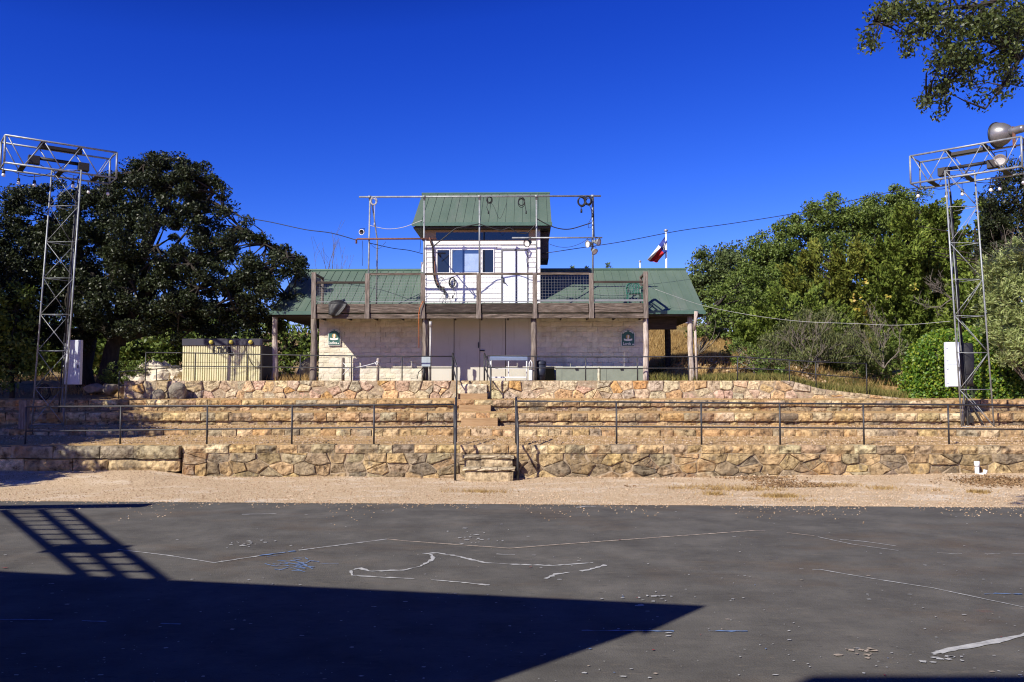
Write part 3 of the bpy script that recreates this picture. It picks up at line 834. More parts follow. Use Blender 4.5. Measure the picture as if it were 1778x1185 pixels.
m.slab([(c_.x, c_.y) for c_ in (caster(1372, 1190, h), caster(1404, 1175.5, h), caster(1950, 1174, h))] + [(12, -10), (-9, -10), (-9, -1.7), (-2.6, -1.6)], h, h + .02)
m.build('roof_sheet', MAT['wood_dark'], root)
m = MB(); m.box((-9, -10, 0), (12, -9.8, h - .05)); m.build('back_wall', MAT['wood_dark'], root)
for x_ in (-9, 11.8):
    m = MB(); m.box((x_, -9.79, 0), (x_ + .2, -1.8, h - .05)); m.build('side_wall', MAT['wood_dark'], root)
# lattice beam reaching out of the canopy, its ladder-like shadow on the left of the stage
root = thing('lattice_beam', caster(150, 940, 3.6), 'lattice lighting beam on the canopy edge that throws the ladder-like shadow on the stage', 'truss')
m = MB(); hb = 3.6
A0, A1, B0, B1 = caster(150, 1004, hb), caster(5, 886, hb), caster(285, 1008, hb), caster(120, 884, hb)
C0, C1 = caster(215, 1006, hb + .45), caster(70, 885, hb + .45)
for a, b in ((A0, A1), (B0, B1), (C0, C1)): m.tube([a, b], .04, 8)
N_ = 13
for k in range(N_ + 1):
    t = k / N_
    a, b, c_ = A0.lerp(A1, t), B0.lerp(B1, t), C0.lerp(C1, t)
    m.tube([a, b], .022, 6); m.tube([a, c_], .018, 6); m.tube([b, c_], .018, 6)
m.bar(A0.lerp(A1, .33), B0.lerp(B1, .33), .34, .05)
m.build('lattice', MAT['galv'], root)
m = MB(); m.bar(caster(-200, 884, hb), caster(255, 878, hb), .24, .12); m.build('cross_beam', MAT['galv_dull'], root)
# ================================================================== THE BUILDING
YB, YW = 30.2, 32.0          # balcony front, wall face
YE, YR, YBK = 31.3, 34.9, 38.5   # eaves, ridge, back eaves
bx0, bx1 = X(553, YW), X(1121, YW)
ze, zr = Z(540, YE), Z(470, YR)
building = thing('theatre_building', ((bx0 + bx1) / 2, 35, UZ), 'long low stone building with green metal roof, timber balcony and white booth on top', 'building')

def block_wall(px0, px1, zt):
    """split-faced block courses, cream"""
    m = MB(); x0, x1 = X(px0, YW), X(px1, YW)
    z = UZ - .1; r_ = 0
    while z < zt - .02:
        z2 = min(z + .2, zt)
        x = x0 - (.2 if r_ % 2 else 0)
        while x < x1 - .01:
            xa, xb = max(x, x0), min(x + .4, x1)
            k = random.uniform(.88, 1.06)
            m.col = (k, k * random.uniform(.97, 1.0), k * random.uniform(.93, 1.0))
            if xb - xa > .03: stone_block(m, xa + .003, xb - .003, z + .003, z2 - .003, YW, .1, .008, e=.004)
            x += .4
        z = z2; r_ += 1
    return m
zt_wall = 4.35
xd0, xd1 = X(742, YW), X(930, YW)
m = block_wall(553, 742, zt_wall); m2 = block_wall(930, 1121, zt_wall)
for q in (m, m2):
    q.build('block_wall', MAT['block'], building, colors=True)
m = MB()
m.box((bx0 + .02, YW + .06, UZ - .3), (xd0, YW + .3, zt_wall)); m.box((xd1, YW + .06, UZ - .3), (bx1 - .02, YW + .3, zt_wall))
m.box((bx0 + .02, YW + .31, UZ - .3), (bx0 + .32, 37.6, zt_wall)); m.box((bx1 - .32, YW + .31, UZ - .3), (bx1 - .02, 37.6, zt_wall))
m.box((bx0 + .33, 37.3, UZ - .3), (bx1 - .33, 37.6, zt_wall))
m.build('wall_core', MAT['block'], building, colors=True)
# sliding doors in the middle: four flush panels
edges = [742, 788, 833, 878, 930]
for k in range(4):
    a, b = X(edges[k], YW), X(edges[k + 1], YW)
    m = MB(); m.box((a + .012, YW + (.0 if k in (0, 3) else .035), UZ - .1), (b - .012, YW + .09, zt_wall))
    d = m.build('sliding_door', MAT['door_cream'], building, bevel=.006)
    if k == 2:
        h_ = MB(); xx = a + .03; zz = Z(609, YW); h_.box((xx - .04, YW - .015, zz - .025), (xx + .16, YW + .033, zz + .025)); h_.box((xx - .1, YW - .03, zz + .1), (xx - .07, YW + .033, zz + .32))
        h_.build('door_latch', MAT['black_plastic'], d)
m = MB(); m.box((xd0, YW + .1, UZ - .2), (xd1, YW + .13, zt_wall)); m.build('door_track_board', MAT['dark_metal'], building)

def seam_roof(xa, xb, xc, xd, y0, z0, y1, z1, step, name, parent, phase=.0, t=.05):
    """a standing-seam slope: eaves from xa to xb at (y0,z0), ridge from xc to xd at (y1,z1); seams are ribs"""
    m = MB()
    up = Vector((0, -(z1 - z0), y1 - y0)).normalized()
    if up.z < 0: up = -up
    lo = -up * t
    q = [Vector((xa, y0, z0)), Vector((xb, y0, z0)), Vector((xd, y1, z1)), Vector((xc, y1, z1))]
    m.add(q + [p + lo for p in q], [(0, 1, 2, 3), (7, 6, 5, 4), (0, 4, 5, 1), (1, 5, 6, 2), (2, 6, 7, 3), (3, 7, 4, 0)])
    n = int((xb - xa) / step)
    for k in range(1, n + 1):
        x = xa + phase + k * step
        if x > xb - .04: break
        x2 = min(max(x, xc), xd)
        a, b = Vector((x, y0 + .01 * (1 if y1 > y0 else -1), z0)), Vector((x2, y1, z1))
        m.bar(a + up * .008, b + up * .008, .016, .026, up)
    return m.build(name, MAT['roof'], parent)
rx0, rx1 = X(468, YE), X(1225, YE)
roof = seam_roof(rx0, rx1, rx0, rx1, YE, ze, YR, zr, .325, 'roof', building)
seam_roof(rx0, rx1, rx0, rx1, YBK, ze, YR, zr, .325, 'roof_back_slope', building)
m = MB(); m.tube([(rx0 - .02, YR, zr + .03), (rx1 + .02, YR, zr + .03)], .06, 8); m.build('ridge_cap', MAT['roof_trim'], roof)
m = MB(); m.box((rx0 - .02, YE - .085, ze - .14), (rx1 + .02, YE - .003, ze - .005)); m.build('gutter', MAT['roof_trim'], roof)
for x in (rx0 + .02, rx1 - .02):
    m = MB(); m.add([(x, YE, ze - .06), (x, YBK, ze - .06), (x, YR, zr - .06)], [(0, 1, 2)]); m.build('gable_board', MAT['wood_dark'], building)
m = MB(); m.box((rx0 + .05, YE + .03, ze - .2), (rx1 - .05, YBK - .05, ze - .12)); m.build('soffit', MAT['wood_dark'], building)
m = MB(); m.box((bx1 + .05, YW + .1, ze - .66), (X(1176, YW + .1), YW + .3, ze - .21)); m.box((bx1 + .05, YW + .31, ze - .66), (bx1 + .25, 37, ze - .21)); m.build('porch_beam', MAT['wood_dark'], building)
# porch posts at both ends
def post(px, Y, r0, r1, zt, mat, parent, name='porch_post', lean=0.0, n=10):
    x = X(px, Y); m = MB(); P, Q = [], []
    k = 9
    for i in range(k + 1):
        t = i / k
        P.append((x + lean * t + .012 * math.sin(7 * t + px), Y + .012 * math.cos(5 * t + px), UZ - .1 + (zt - UZ + .1) * t))
        Q.append((r0 + (r1 - r0) * t) * random.uniform(.92, 1.1))
    m.tube(P, Q, n); return m.build(name, MAT[mat], parent, smooth=True)
post(1201, 31.65, .115, .095, ze - .2, 'cedar', building, lean=-.05)
post(1160, 34.2, .13, .12, ze - .2, 'wood_dark', building)
post(477, 31.75, .12, .10, ze - .2, 'cedar', building, lean=-.02)
# the forked gum pole leaning by the right porch post
m = MB(); a = W(1210, 652, 31.3); b = W(1207, 572, 31.3); c_ = W(1209, 541, 31.1)
m.tube([(a.x, 31.3, UZ - .05), (b.x, 31.3, b.z)], .045, 8); m.tube([(b.x - .03, 31.3, b.z - .05), (c_.x, 31.1, c_.z)], [.05, .075], 8)
o = m.build('wooden_pole', MAT['cedar'], smooth=True); tag(o, 'slim wooden pole leaning against the right porch post under the eaves', 'pole')

# ---------------------------------------------------------------- balcony
ZD, ZB = Z(527, YB), Z(553, YB)
PXP = [543, 636.5, 733.5, 831, 929, 1027.5, 1122.5]
zrail = Z(474, YB)
m = MB(); xk0, xk1 = X(539, YB), X(1127, YB)
for k in range(12):
    y0 = YB + .06 + k * .14
    m.box((xk0 + .05, y0, ZD - .06), (xk1 - .05, y0 + .132, ZD - .02))
deck = m.build('balcony_deck', MAT['wood_dark'], building)
for k in range(13):
    x = xk0 + .1 + (xk1 - xk0 - .2) * k / 12
    m = MB(); m.box((x - .022, YB + .075, ZB + .06), (x + .022, YW - .02, ZD - .065)); m.build('joist', MAT['wood_dark'], deck)
for i in range(6):
    a, b = X(PXP[i] + 5, YB), X(PXP[i + 1] - 5, YB)
    m = MB(); m.box((a, YB, Z(543, YB)), (b, YB + .05, ZD + .01 * random.uniform(-1, 1))); m.build('fascia_board', MAT['wood_dark' if i in (2, 3) else 'wood_h'], deck, bevel=.006)
    m = MB(); m.box((a - .03, YB + .02, ZB), (b + .03, YB + .07, Z(545, YB))); m.build('lower_fascia', MAT['wood_h'], deck, bevel=.006)
for i, px in enumerate(PXP):
    x = X(px, YB); w = .085
    m = MB(); m.box((x - w, YB - .055, ZB - .01), (x + w, YB - .003, zrail + (.03 if i in (0, 6) else -.02)))
    m.box((x - w * .8, YB + .0, ZD - .02), (x + w * .8, YB + .08, zrail - .03))
    m.build('balcony_post', MAT['wood_v'], deck, bevel=.006)
# ground posts under the balcony
for px, mt_, r0 in ((544, 'wood_v', .125), (738.5, 'wood_v', .13), (927, 'wood_v', .12), (1122, 'cedar', .11)):
    post(px, YB + .25, r0, r0 * .9, ZB + .02, mt_, deck, 'support_post')
# rails
for i in range(6):
    low = i in (0, 5)
    a, b = X(PXP[i] + 3.5, YB), X(PXP[i + 1] - 3.5, YB)
    zt = Z(490 if low else 475.5, YB)
    m = MB(); m.box((a, YB - .02, zt - .045), (b, YB + .07, zt + .035)); m.build('guard_rail', MAT['wood_dark' if low else 'wood_h'], deck, bevel=.005)
    m = MB(); zb_ = ZD + .05
    if i >= 4: m.box((a, YB + .0, Z(524, YB)), (b, YB + .04, Z(524, YB) + .07))
    else: m.box((a, YB + .01, zb_), (b, YB + .04, zb_ + .03))
    nv = int((b - a) / .105); nh = int((zt - zb_) / .105)
    for k in range(1, nv): m.tube([(a + k * (b - a) / nv, YB + .055, zb_), (a + k * (b - a) / nv, YB + .055, zt)], .0036, 4, False)
    for k in range(1, nh + 1): m.tube([(a, YB + .059, zb_ + k * (zt - zb_) / (nh + 1)), (b, YB + .059, zb_ + k * (zt - zb_) / (nh + 1))], .0036, 4, False)
    m.build('wire_panel', MAT['wire'], deck)
# return rails at both ends, running back to a short post by the roof
for s_, px in ((1, PXP[0]), (-1, PXP[-1])):
    x = X(px, YB); yb = 31.45; m = MB()
    m.box((x - .05, yb - .05, ZD - .02), (x + .05, yb + .05, zrail + .02)); m.build('end_post', MAT['wood_v'], deck, bevel=.005)
    m = MB(); m.bar((x, YB + .09, zrail - .02), (x, yb - .052, zrail - .02), .09, .06); m.bar((x, YB + .09, zrail - .38), (x, yb - .052, zrail - .38), .04, .05)
    for k in range(1, 9): m.tube([(x, YB + .05 + k * .14, ZD), (x, YB + .05 + k * .14, zrail - .06)], .0036, 4, False)
    for k in range(1, 9): m.tube([(x, YB + .09, ZD + k * .105), (x, yb - .06, ZD + k * .105)], .0036, 4, False)
    m.build('end_rail', MAT['wood_h'], deck)

# ---------------------------------------------------------------- control booth on the roof
cx0, cx1 = X(735, YW), X(937.5, YW)
bye, byr, byb = 31.55, 34.4, 37.25
bze, bzr = Z(387, bye), Z(337, byr)
zbt = bze - .05
m = MB()
m.box((cx0, YW, ZD - .3), (cx1, 36.8, zbt))
booth = m.build('control_booth', MAT['white'], building)
m = MB(); z = ZD - .02; k = 0
def laps(xa, xb, za, zb, step=.2):
    z = za
    while z < zb - .01:
        z2 = min(z + step, zb)
        m.add([(xa, YW - .028, z), (xb, YW - .028, z), (xb, YW - .006, z2), (xa, YW - .006, z2), (xa, YW - .001, z), (xb, YW - .001, z), (xb, YW - .001, z2), (xa, YW - .001, z2)],
              [(0, 1, 2, 3), (0, 4, 5, 1), (0, 3, 7, 4), (1, 5, 6, 2)])
        z = z2
xd_a, xd_b = X(870, YW), X(917, YW)
laps(cx0 + .002, xd_a, ZD - .02, Z(427, YW)); laps(xd_b, cx1 - .002, ZD - .02, Z(427, YW))
m.build('lap_siding', MAT['white'], booth)
m = MB(); m.box((cx0 - .02, YW - .045, ZD - .02), (cx0 + .09, YW - .03, zbt - .5)); m.box((cx1 - .09, YW - .045, ZD - .02), (cx1 + .02, YW - .03, zbt - .5))
m.build('corner_trim', MAT['white'], booth)
m = MB(); m.box((cx0 - .02, YW - .05, Z(425, YW)), (cx1 + .02, YW - .002, Z(419, YW))); m.box((cx0 + .12, YW - .046, Z(434, YW)), (X(862, YW), YW - .03, Z(429, YW)))
m.build('trim_board', MAT['white'], booth)
m = MB(); m.box((cx0, YW - .03, Z(419, YW) + .004), (cx1, YW - .002, zbt - .01)); m.build('upper_panel', MAT['soffit'], booth)
m = MB(); m.box((X(756, YW), YW - .045, Z(418, YW) + .02), (X(918, YW), YW - .031, Z(404, YW))); m.build('transom_window', MAT['glass_dark'], booth)
def window(a, b, t, bt, glass, name='window'):
    m = MB(); xa, xb, za, zb = X(a, YW), X(b, YW), Z(bt, YW), Z(t, YW); w = .035
    m.box((xa, YW - .06, za), (xa + w, YW - .029, zb)); m.box((xb - w, YW - .06, za), (xb, YW - .029, zb))
    m.box((xa + w, YW - .06, zb - w), (xb - w, YW - .029, zb)); m.box((xa + w, YW - .06, za), (xb - w, YW - .029, za + w))
    f = m.build(name, MAT['white'], booth)
    m = MB(); m.box((xa + w, YW - .045, za + w), (xb - w, YW - .033, zb - w)); m.build('pane', MAT[glass], f)
    return f
window(757, 781, 433, 475, 'glass_dark')
f = window(783, 834, 433, 475, 'glass_blue')
m = MB(); m.box((X(806, YW), YW - .0475, Z(472, YW)), (X(831, YW), YW - .0455, Z(441, YW))); m.build('blind', MAT['blind'], f)
window(836, 858, 433, 475, 'glass_dark')
m = MB(); za, zb = ZD - .01, Z(433, YW)
m.box((xd_a, YW - .07, za), (xd_a + .06, YW - .002, zb)); m.box((xd_b - .045, YW - .05, za), (xd_b, YW - .002, zb)); m.box((xd_a + .06, YW - .07, zb - .07), (xd_b - .045, YW - .002, zb))
door = m.build('booth_door', MAT['grey_trim'], booth)
xm = X(897, YW)
m = MB(); m.box((xd_a + .061, YW - .045, za + .01), (xm - .03, YW - .01, zb - .072)); m.box((xm + .03, YW - .045, za + .01), (xd_b - .046, YW - .01, zb - .072)); m.build('door_leaf', MAT['white_gloss'], door)
m = MB(); m.box((xm - .026, YW - .055, za + .01), (xm + .026, YW - .01, zb - .072)); m.build('door_mullion', MAT['grey_trim'], door)
m = MB(); m.box((xd_a + .07, YW - .09, 5.55), (xd_a + .11, YW - .046, 5.75)); m.tube([(xd_a + .09, YW - .09, 5.6), (xd_a + .2, YW - .11, 5.5)], .018, 6); m.build('door_handle', MAT['black_plastic'], door)
qx0, qx1 = X(714.5, bye), X(958.5, bye)
broof = seam_roof(qx0, qx1, qx0, qx1, bye, bze, byr, bzr, .325, 'booth_roof', building)
seam_roof(qx0, qx1, qx0, qx1, byb, bze, byr, bzr, .325, 'booth_roof_back_slope', building)
m = MB(); m.box((qx0 - .02, bye - .1, bze - .13), (qx1 + .02, bye - .003, bze - .0)); m.build('gutter', MAT['roof_trim'], broof)
m = MB(); m.tube([(qx0 - .02, byr, bzr + .02), (qx1 + .02, byr, bzr + .02)], .05, 8); m.build('ridge_cap', MAT['roof_trim'], broof)
m = MB()
m.box((qx0 + .03, bye + .02, bze - .2), (qx1 - .03, YW - .035, bze - .14)); m.box((qx0 + .03, YW - .034, bze - .2), (cx0 - .003, byb - .05, bze - .14)); m.box((cx1 + .003, YW - .034, bze - .2), (qx1 - .03, byb - .05, bze - .14))
m.build('booth_soffit', MAT['dark_metal'], broof)
m = MB()
for x in (qx0 + .04, qx1 - .04): m.add([(x, bye, bze - .06), (x, byb, bze - .06), (x, byr, bzr - .06)], [(0, 1, 2)])
m.build('booth_gable', MAT['white'], broof)
m = MB(); m.box((cx1 + .004, 32.35, Z(449, 32.35)), (cx1 + .36, 34.2, bze - .21)); m.build('side_cabinet', MAT['dark_metal'], booth, bevel=.01)
# pale conduit box on the booth's left and right corner
m = MB(); m.box((cx0 - .12, YW + .02, Z(472, YW)), (cx0 - .003, YW + .3, Z(455, YW))); m.build('corner_box', MAT['white'], booth)
m = MB(); m.box((cx1 - .11, YW - .1, Z(413, YW)), (cx1 + .02, YW - .052, Z(390, YW))); m.build('junction_box', MAT['box_grey'], booth)

# ---------------------------------------------------------------- signs on the wall
def curve_text(name, body, loc, size, mat, parent, sx=1.0, ext=.004, bold=0.0):
    cu = bpy.data.curves.new(name, 'FONT'); cu.body = body; cu.size = size; cu.extrude = ext; cu.offset = bold
    cu.align_x = 'CENTER'; cu.resolution_u = 2
    o = bpy.data.objects.new(name, cu); col.objects.link(o)
    cu.materials.append(mat)
    o.rotation_euler = (math.pi / 2, 0, 0); o.scale = (sx, 1, 1)
    o.location = loc
    bpy.context.view_layer.update()
    me = bpy.data.meshes.new_from_object(o.evaluated_get(bpy.context.evaluated_depsgraph_get()))
    me.transform(o.matrix_world); bpy.data.objects.remove(o)
    return link(name, me, parent)
def arch_sign(px0, px1, pt, pb, word, label):
    Y = YW - .075
    x0, x1, z0, z1 = X(px0, Y), X(px1, Y), Z(pb, Y), Z(pt, Y); xc = (x0 + x1) / 2; w = (x1 - x0) / 2
    root = thing('wall_sign', (xc, Y, z0), label, 'sign', 'arched green signs on the stone wall')
    def arch(k, lift=0.0):
        zs = z1 - w * .72
        return [(x0 + k, z0 + k), (x1 - k, z0 + k)] + [(xc + (w - k) * math.cos(t * math.pi / 14), zs + (w * .72 - k) * math.sin(t * math.pi / 14)) for t in range(15)]
    m = MB(); m.plate(arch(0), Y, Y + .03); m.build('board', MAT['sign_white'], root)
    m = MB(); m.plate(arch(.022), Y - .012, Y - .0015); m.build('face', MAT['sign_green'], root)
    m = MB(); zs = z1 - w * .72
    for t in range(2, 13):                      # the arched line of small unreadable letters
        a = t * math.pi / 14 
        if t == 7: continue
        c_ = Vector((xc + w * .8 * math.cos(a), Y - .015, zs + w * .5 * math.sin(a)))
        tt = Vector((math.sin(a), 0, math.cos(a)))
        m.bar(c_ - Vector((.0, 0, .022)), c_ + Vector((0.0, 0, .022)), .026, .006, (0, 1, 0))
    m.build('arched_lettering', MAT['sign_white'], root)
    m = MB(); zc = z0 + (z1 - z0) * .50
    m.lathe([(.001, 0), (.085, 0), (.085, .004), (.001, .004)], (xc, Y - .0175, zc + .05), (0, 1, 0), 24); m.build('medallion', MAT['sign_gold'], root)
    m = MB(); m.plate([(xc - .03, zc - .03), (xc + .04, zc - .03), (xc + .02, zc + .04), (xc + .045, zc + .07), (xc + .03, zc + .11), (xc - .02, zc + .11), (xc - .015, zc + .05)], Y - .024, Y - .019); m.build('bust_emblem', MAT['sign_white'], root)
    m = MB(); m.plate([(xc - .16, zc - .09), (xc - .16, zc - .02), (xc - .08, zc - .045), (xc + .08, zc - .045), (xc + .16, zc - .02), (xc + .16, zc - .09), (xc + .07, zc - .115), (xc - .07, zc - .115)], Y - .024, Y - .019); m.build('ribbon_emblem', MAT['sign_white'], root)
    curve_text('lettering', word, (xc - .045, Y - .014, z0 + .055), .155, MAT['sign_white'], root, .84, .003, .003)
    m = MB(); xr = x1 - .075; m.plate([(xr - .035, z0 + .055), (xr + .035, z0 + .055), (xr, z0 + .115)], Y - .018, Y - .0125); m.build('access_mark', MAT['sign_white'], root)
    return root
arch_sign(568.5, 590, 571, 600, 'Ladies', 'arched green and white sign reading Ladies, half in sun on the left stone wall')
arch_sign(1079, 1103, 573, 602, 'Lords', 'arched dark green sign reading Lords, in shade on the right stone wall')

# ---------------------------------------------------------------- things on the upper level
root = thing('electrical_box', (X(740, 30.0), 30.1, UZ), 'grey electrical box with conduit strapped to the second balcony post', 'electrical box')
m = MB(); m.box((X(732, 30.1), 30.06, Z(637, 30.1)), (X(747.5, 30.1), 30.28, Z(620, 30.1))); m.build('cabinet', MAT['box_grey'], root, bevel=.012)
m = MB(); xx = X(747, 30.2); m.tube([(xx, 30.2, UZ), (xx, 30.2, Z(563, 30.2))], .04, 10); m.tube([(xx, 30.2, Z(568, 30.2)), (xx, 30.2, Z(558, 30.2))], .06, 10); m.build('conduit', MAT['galv_dull'], root, smooth=True)
m = MB(); xx = X(736, 30.2); m.tube([(xx, 30.2, UZ), (xx, 30.2, Z(637, 30.2))], .045, 10); m.tube([(xx - .02, 30.2, 2.2), (xx - .2, 30.2, 2.05), (xx - .25, 30.2, 1.8)], .015, 6); m.build('lower_conduit', MAT['cable'], root, smooth=True)

def chest(px0, px1, pt, label):
    Y0, Y1_ = 30.75, 31.4; x0, x1 = X(px0, Y0), X(px1, Y0); zt = Z(pt, Y0)
    root = thing('storage_chest', ((x0 + x1) / 2, (Y0 + Y1_) / 2, UZ), label, 'storage chest', 'storage chests against the right wall')
    m = MB(); m.box((x0 + .03, Y0 + .02, UZ), (x1 - .03, Y1_ - .02, zt - .085))
    for k in range(1, 3):
        xx = x0 + .03 + (x1 - x0 - .06) * (.12 if k == 1 else .88); m.box((xx - .015, Y0 + .008, UZ + .02), (xx + .015, Y0 + .019, zt - .09))
    m.build('body', MAT['chest'], root, bevel=.015)
    m = MB()
    pr = [(Y0, zt - .082), (Y0, zt - .03), (Y0 + .05, zt), (Y1_ - .05, zt), (Y1_, zt - .03), (Y1_, zt - .082)]
    n = len(pr); m.add([(x0, y, z) for y, z in pr] + [(x1, y, z) for y, z in pr], [tuple(range(n)), tuple(range(2 * n - 1, n - 1, -1))] + [(i, i + n, (i + 1) % n + n, (i + 1) % n) for i in range(n)])
    m.build('lid', MAT['chest_lid'], root, bevel=.012)
    m = MB(); xc = (x0 + x1) / 2 - .02; m.box((xc - .05, Y0 - .025, zt - .12), (xc + .05, Y0 - .002, zt - .05)); m.build('latch', MAT['black_plastic'], root)
chest(965, 1039, 637, 'sage green storage chest beside the dark bin under the balcony')
chest(1042, 1119, 637, 'sage green storage chest next to the right balcony post')

root = thing('trash_bin', (X(939, 30.7), 30.7, UZ), 'dark navy round-topped bin standing right of the third balcony post', 'bin')
zt = Z(626, 30.7)
m = MB(); m.lathe([(.001, 0), (.17, 0), (.19, zt - UZ - .16), (.001, zt - UZ - .16)], (X(939, 30.7), 30.7, UZ), (0, 0, 1), 24); m.build('body', MAT['navy_plastic'], root, smooth=True)
m = MB(); m.lathe([(.205, zt - UZ - .158), (.205, zt - UZ - .1), (.17, zt - UZ - .03), (.08, zt - UZ), (.001, zt - UZ)], (X(939, 30.7), 30.7, UZ), (0, 0, 1), 24); m.build('lid', MAT['navy_plastic'], root, smooth=True)
m = MB(); m.box((X(947, 31.6), 31.6, UZ), (X(963, 31.6), 31.9, Z(637, 31.6)))
o = m.build('wooden_crate', MAT['block'], bevel=.02); tag(o, 'small pale block tucked behind the bin and the left storage chest', 'block')

# white-framed serving cart with a blue steel top
root = thing('serving_cart', (X(886, 30.5), 30.6, UZ), 'white framed serving cart with a blue steel counter in front of the cream doors', 'cart')
x0, x1 = X(850, 30.4), X(916, 30.4); y0, y1 = 30.4, 31.05; zt = Z(620, 30.4)
for x in (x0 + .03, x1 - .03):
    for y in (y0 + .03, y1 - .03):
        m = MB(); m.tube([(x, y, UZ), (x, y, zt - .04)], .024, 8); m.build('leg', MAT['cart_white'], root, smooth=True)
m = MB(); m.box((x0, y0 - .02, zt - .13), (x1, y0 + .02, zt - .035)); m.box((x0, y0 + .021, zt - .04), (x1, y1, zt)); m.box((x0, y1 - .03, zt + .001), (x1, y1, zt + .07)); m.build('counter', MAT['steel_blue'], root, bevel=.006)
m = MB(); m.box((x0 + .05, y0 + .005, UZ + .1), (x1 - .05, y0 + .045, UZ + .15)); m.box((x0 + .05, y0 + .01, UZ + .44), (x1 - .05, y0 + .03, UZ + .455)); m.tube([((x0 + x1) / 2, y0 + .03, UZ + .151), ((x0 + x1) / 2, y0 + .03, zt - .135)], .02, 8); m.build('shelf_bar', MAT['cart_white'], root)
# pale post bag hanging by the post
root = thing('white_bag', (X(922, 30.3), 30.3, UZ), 'slim white looped bag standing between the cart and the third balcony post', 'bag')
m = MB(); xc = X(921.5, 30.3); zt = Z(626, 30.3)
m.plate([(xc - .06, UZ), (xc + .06, UZ), (xc + .065, UZ + .4), (xc - .06, UZ + .4)], 30.28, 30.36); m.build('bag_body', MAT['cart_white'], root, bevel=.02)
m = MB(); m.tube([(xc - .045, 30.32, UZ + .39), (xc - .05, 30.32, zt - .1), (xc, 30.32, zt), (xc + .05, 30.32, zt - .1), (xc + .05, 30.32, UZ + .39)], .022, 8); m.build('bag_loop', MAT['cart_white'], root, smooth=True)

# bollards with a rope between them
def bollard(px, Y, pt, r, mat, label):
    zt = Z(pt, Y); m = MB(); m.lathe([(.001, 0), (r, 0), (r * .97, zt - UZ - .05), (r * .8, zt - UZ - .01), (.001, zt - UZ)], (X(px, Y), Y, UZ), (0, 0, 1), 14)
    o = m.build('bollard', mat, smooth=True); tag(o, label, 'bollard', 'low posts with a rope before the Ladies wall')
bollard(595.5, 30.9, 621, .06, MAT['wood_v'], 'grey low post below the Ladies sign, loose rope at its side')
bollard(656, 30.9, 622, .055, MAT['cedar'], 'pale low post with the red and white rope tied round its top')
m = MB()
def sag(a, b, s_, n=10):
    a, b = Vector(a), Vector(b)
    return [a.lerp(b, t / n) - Vector((0, 0, s_ * 4 * (t / n) * (1 - t / n))) for t in range(n + 1)]
a, b = W(596, 640, 30.85), W(656, 629, 30.85)
m.tube(sag((a.x, a.y - .05, a.z), (b.x, b.y - .05, b.z), .06), .014, 6); m.tube([(b.x - .05, b.y - .07, b.z + .02), (b.x + .03, b.y - .07, b.z), (b.x - .02, b.y - .07, b.z - .12), (b.x - .08, b.y - .07, b.z - .05)], .018, 6)
m.tube([(a.x + .02, a.y - .07, a.z + .2), (a.x + .2, a.y - .07, a.z + .0), (a.x + .26, a.y - .05, a.z - .3)], .012, 6); m.tube([(a.x, a.y - .07, a.z - .25), (a.x + .1, a.y - .07, a.z - .12), (a.x + .26, a.y - .07, a.z + .02)], .012, 6)
o = m.build('rope', MAT['cart_white'], smooth=True); tag(o, 'pale rope slung between the two low posts before the wall', 'rope')

# green plastic armchair on the balcony
root = thing('plastic_chair', (X(1103, 30.7), 30.75, ZD), 'dark green plastic armchair at the right end of the balcony', 'chair')
cx, cy, cz = X(1103, 30.7), 30.75, ZD - .02
m = MB(); m.box((cx - .25, cy - .24, cz + .40), (cx + .25, cy + .22, cz + .44)); m.build('seat', MAT['chair_green'], root, bevel=.015)
for sx in (-1, 1):
    for sy in (-1, 1):
        m = MB(); m.bar((cx + sx * .27, cy + sy * .24, cz), (cx + sx * .24, cy + sy * .2, cz + (.64 if sy < 0 else .40)), .05, .05, (0, 1, 0)); m.build('leg', MAT['chair_green'], root)
    m = MB(); m.bar((cx + sx * .26, cy - .25, cz + .66), (cx + sx * .25, cy + .26, cz + .68), .06, .03); m.build('armrest', MAT['chair_green'], root)
m = MB()
pts = [(cx + .27 * math.cos(t), cy + .26 + .06 * math.sin(t), cz + .66 + .22 * math.sin(t)) for t in [math.pi * k / 12 for k in range(13)]]
m.tube([(cx + .25, cy + .22, cz + .42)] + pts + [(cx - .25, cy + .22, cz + .42)], .03, 8)
for k in range(-3, 4): m.bar((cx + k * .06, cy + .24, cz + .44), (cx + k * .065, cy + .31, cz + .66 + .2 * math.sqrt(max(0, 1 - (k * .065 / .27) ** 2))), .035, .012, (0, 1, 0))
m.build('backrest', MAT['chair_green'], root)
# tarp hung over the balcony edge
m = MB(); P = [(569, 528, 30.1), (602, 527, 30.1), (604, 531, 30.08), (596, 545, 30.06), (587, 551, 30.05), (572, 549, 30.06), (570, 542, 30.07)]
n_ = 12; rows_ = []
vs, fs = [], []
for j in range(9):
    v = j / 8
    for i in range(n_ + 1):
        u = i / n_
        pxx = (570 + 33 * u) * (1 - v) + (571 + 18 * u) * v + 8 * v * (1 - v) * u
        pyy = 527 + (23 - 5 * abs(u - .55)) * v
        p = W(pxx, pyy, 30.1); vs.append((p.x, 30.09 + .04 * math.sin(9 * u + 3 * v) - .06 * v * (1 - v), p.z))
for j in range(8):
    for i in range(n_): fs.append((j * (n_ + 1) + i, j * (n_ + 1) + i + 1, (j + 1) * (n_ + 1) + i + 1, (j + 1) * (n_ + 1) + i))
m.add(vs, fs)
t0 = len(m.v)
cap = []
for (a, b, d) in ((569, 528, 30.1), (576, 523, 30.25), (590, 521, 30.3), (602, 527, 30.12)): q = W(a, b, d); cap.append((q.x, q.y, q.z))
m.add(cap, [(0, 1, 2, 3)])
o = m.build('tarp', MAT['tarp'], smooth=True, fix=False); s_ = o.modifiers.new('thick', 'SOLIDIFY'); s_.thickness = .015
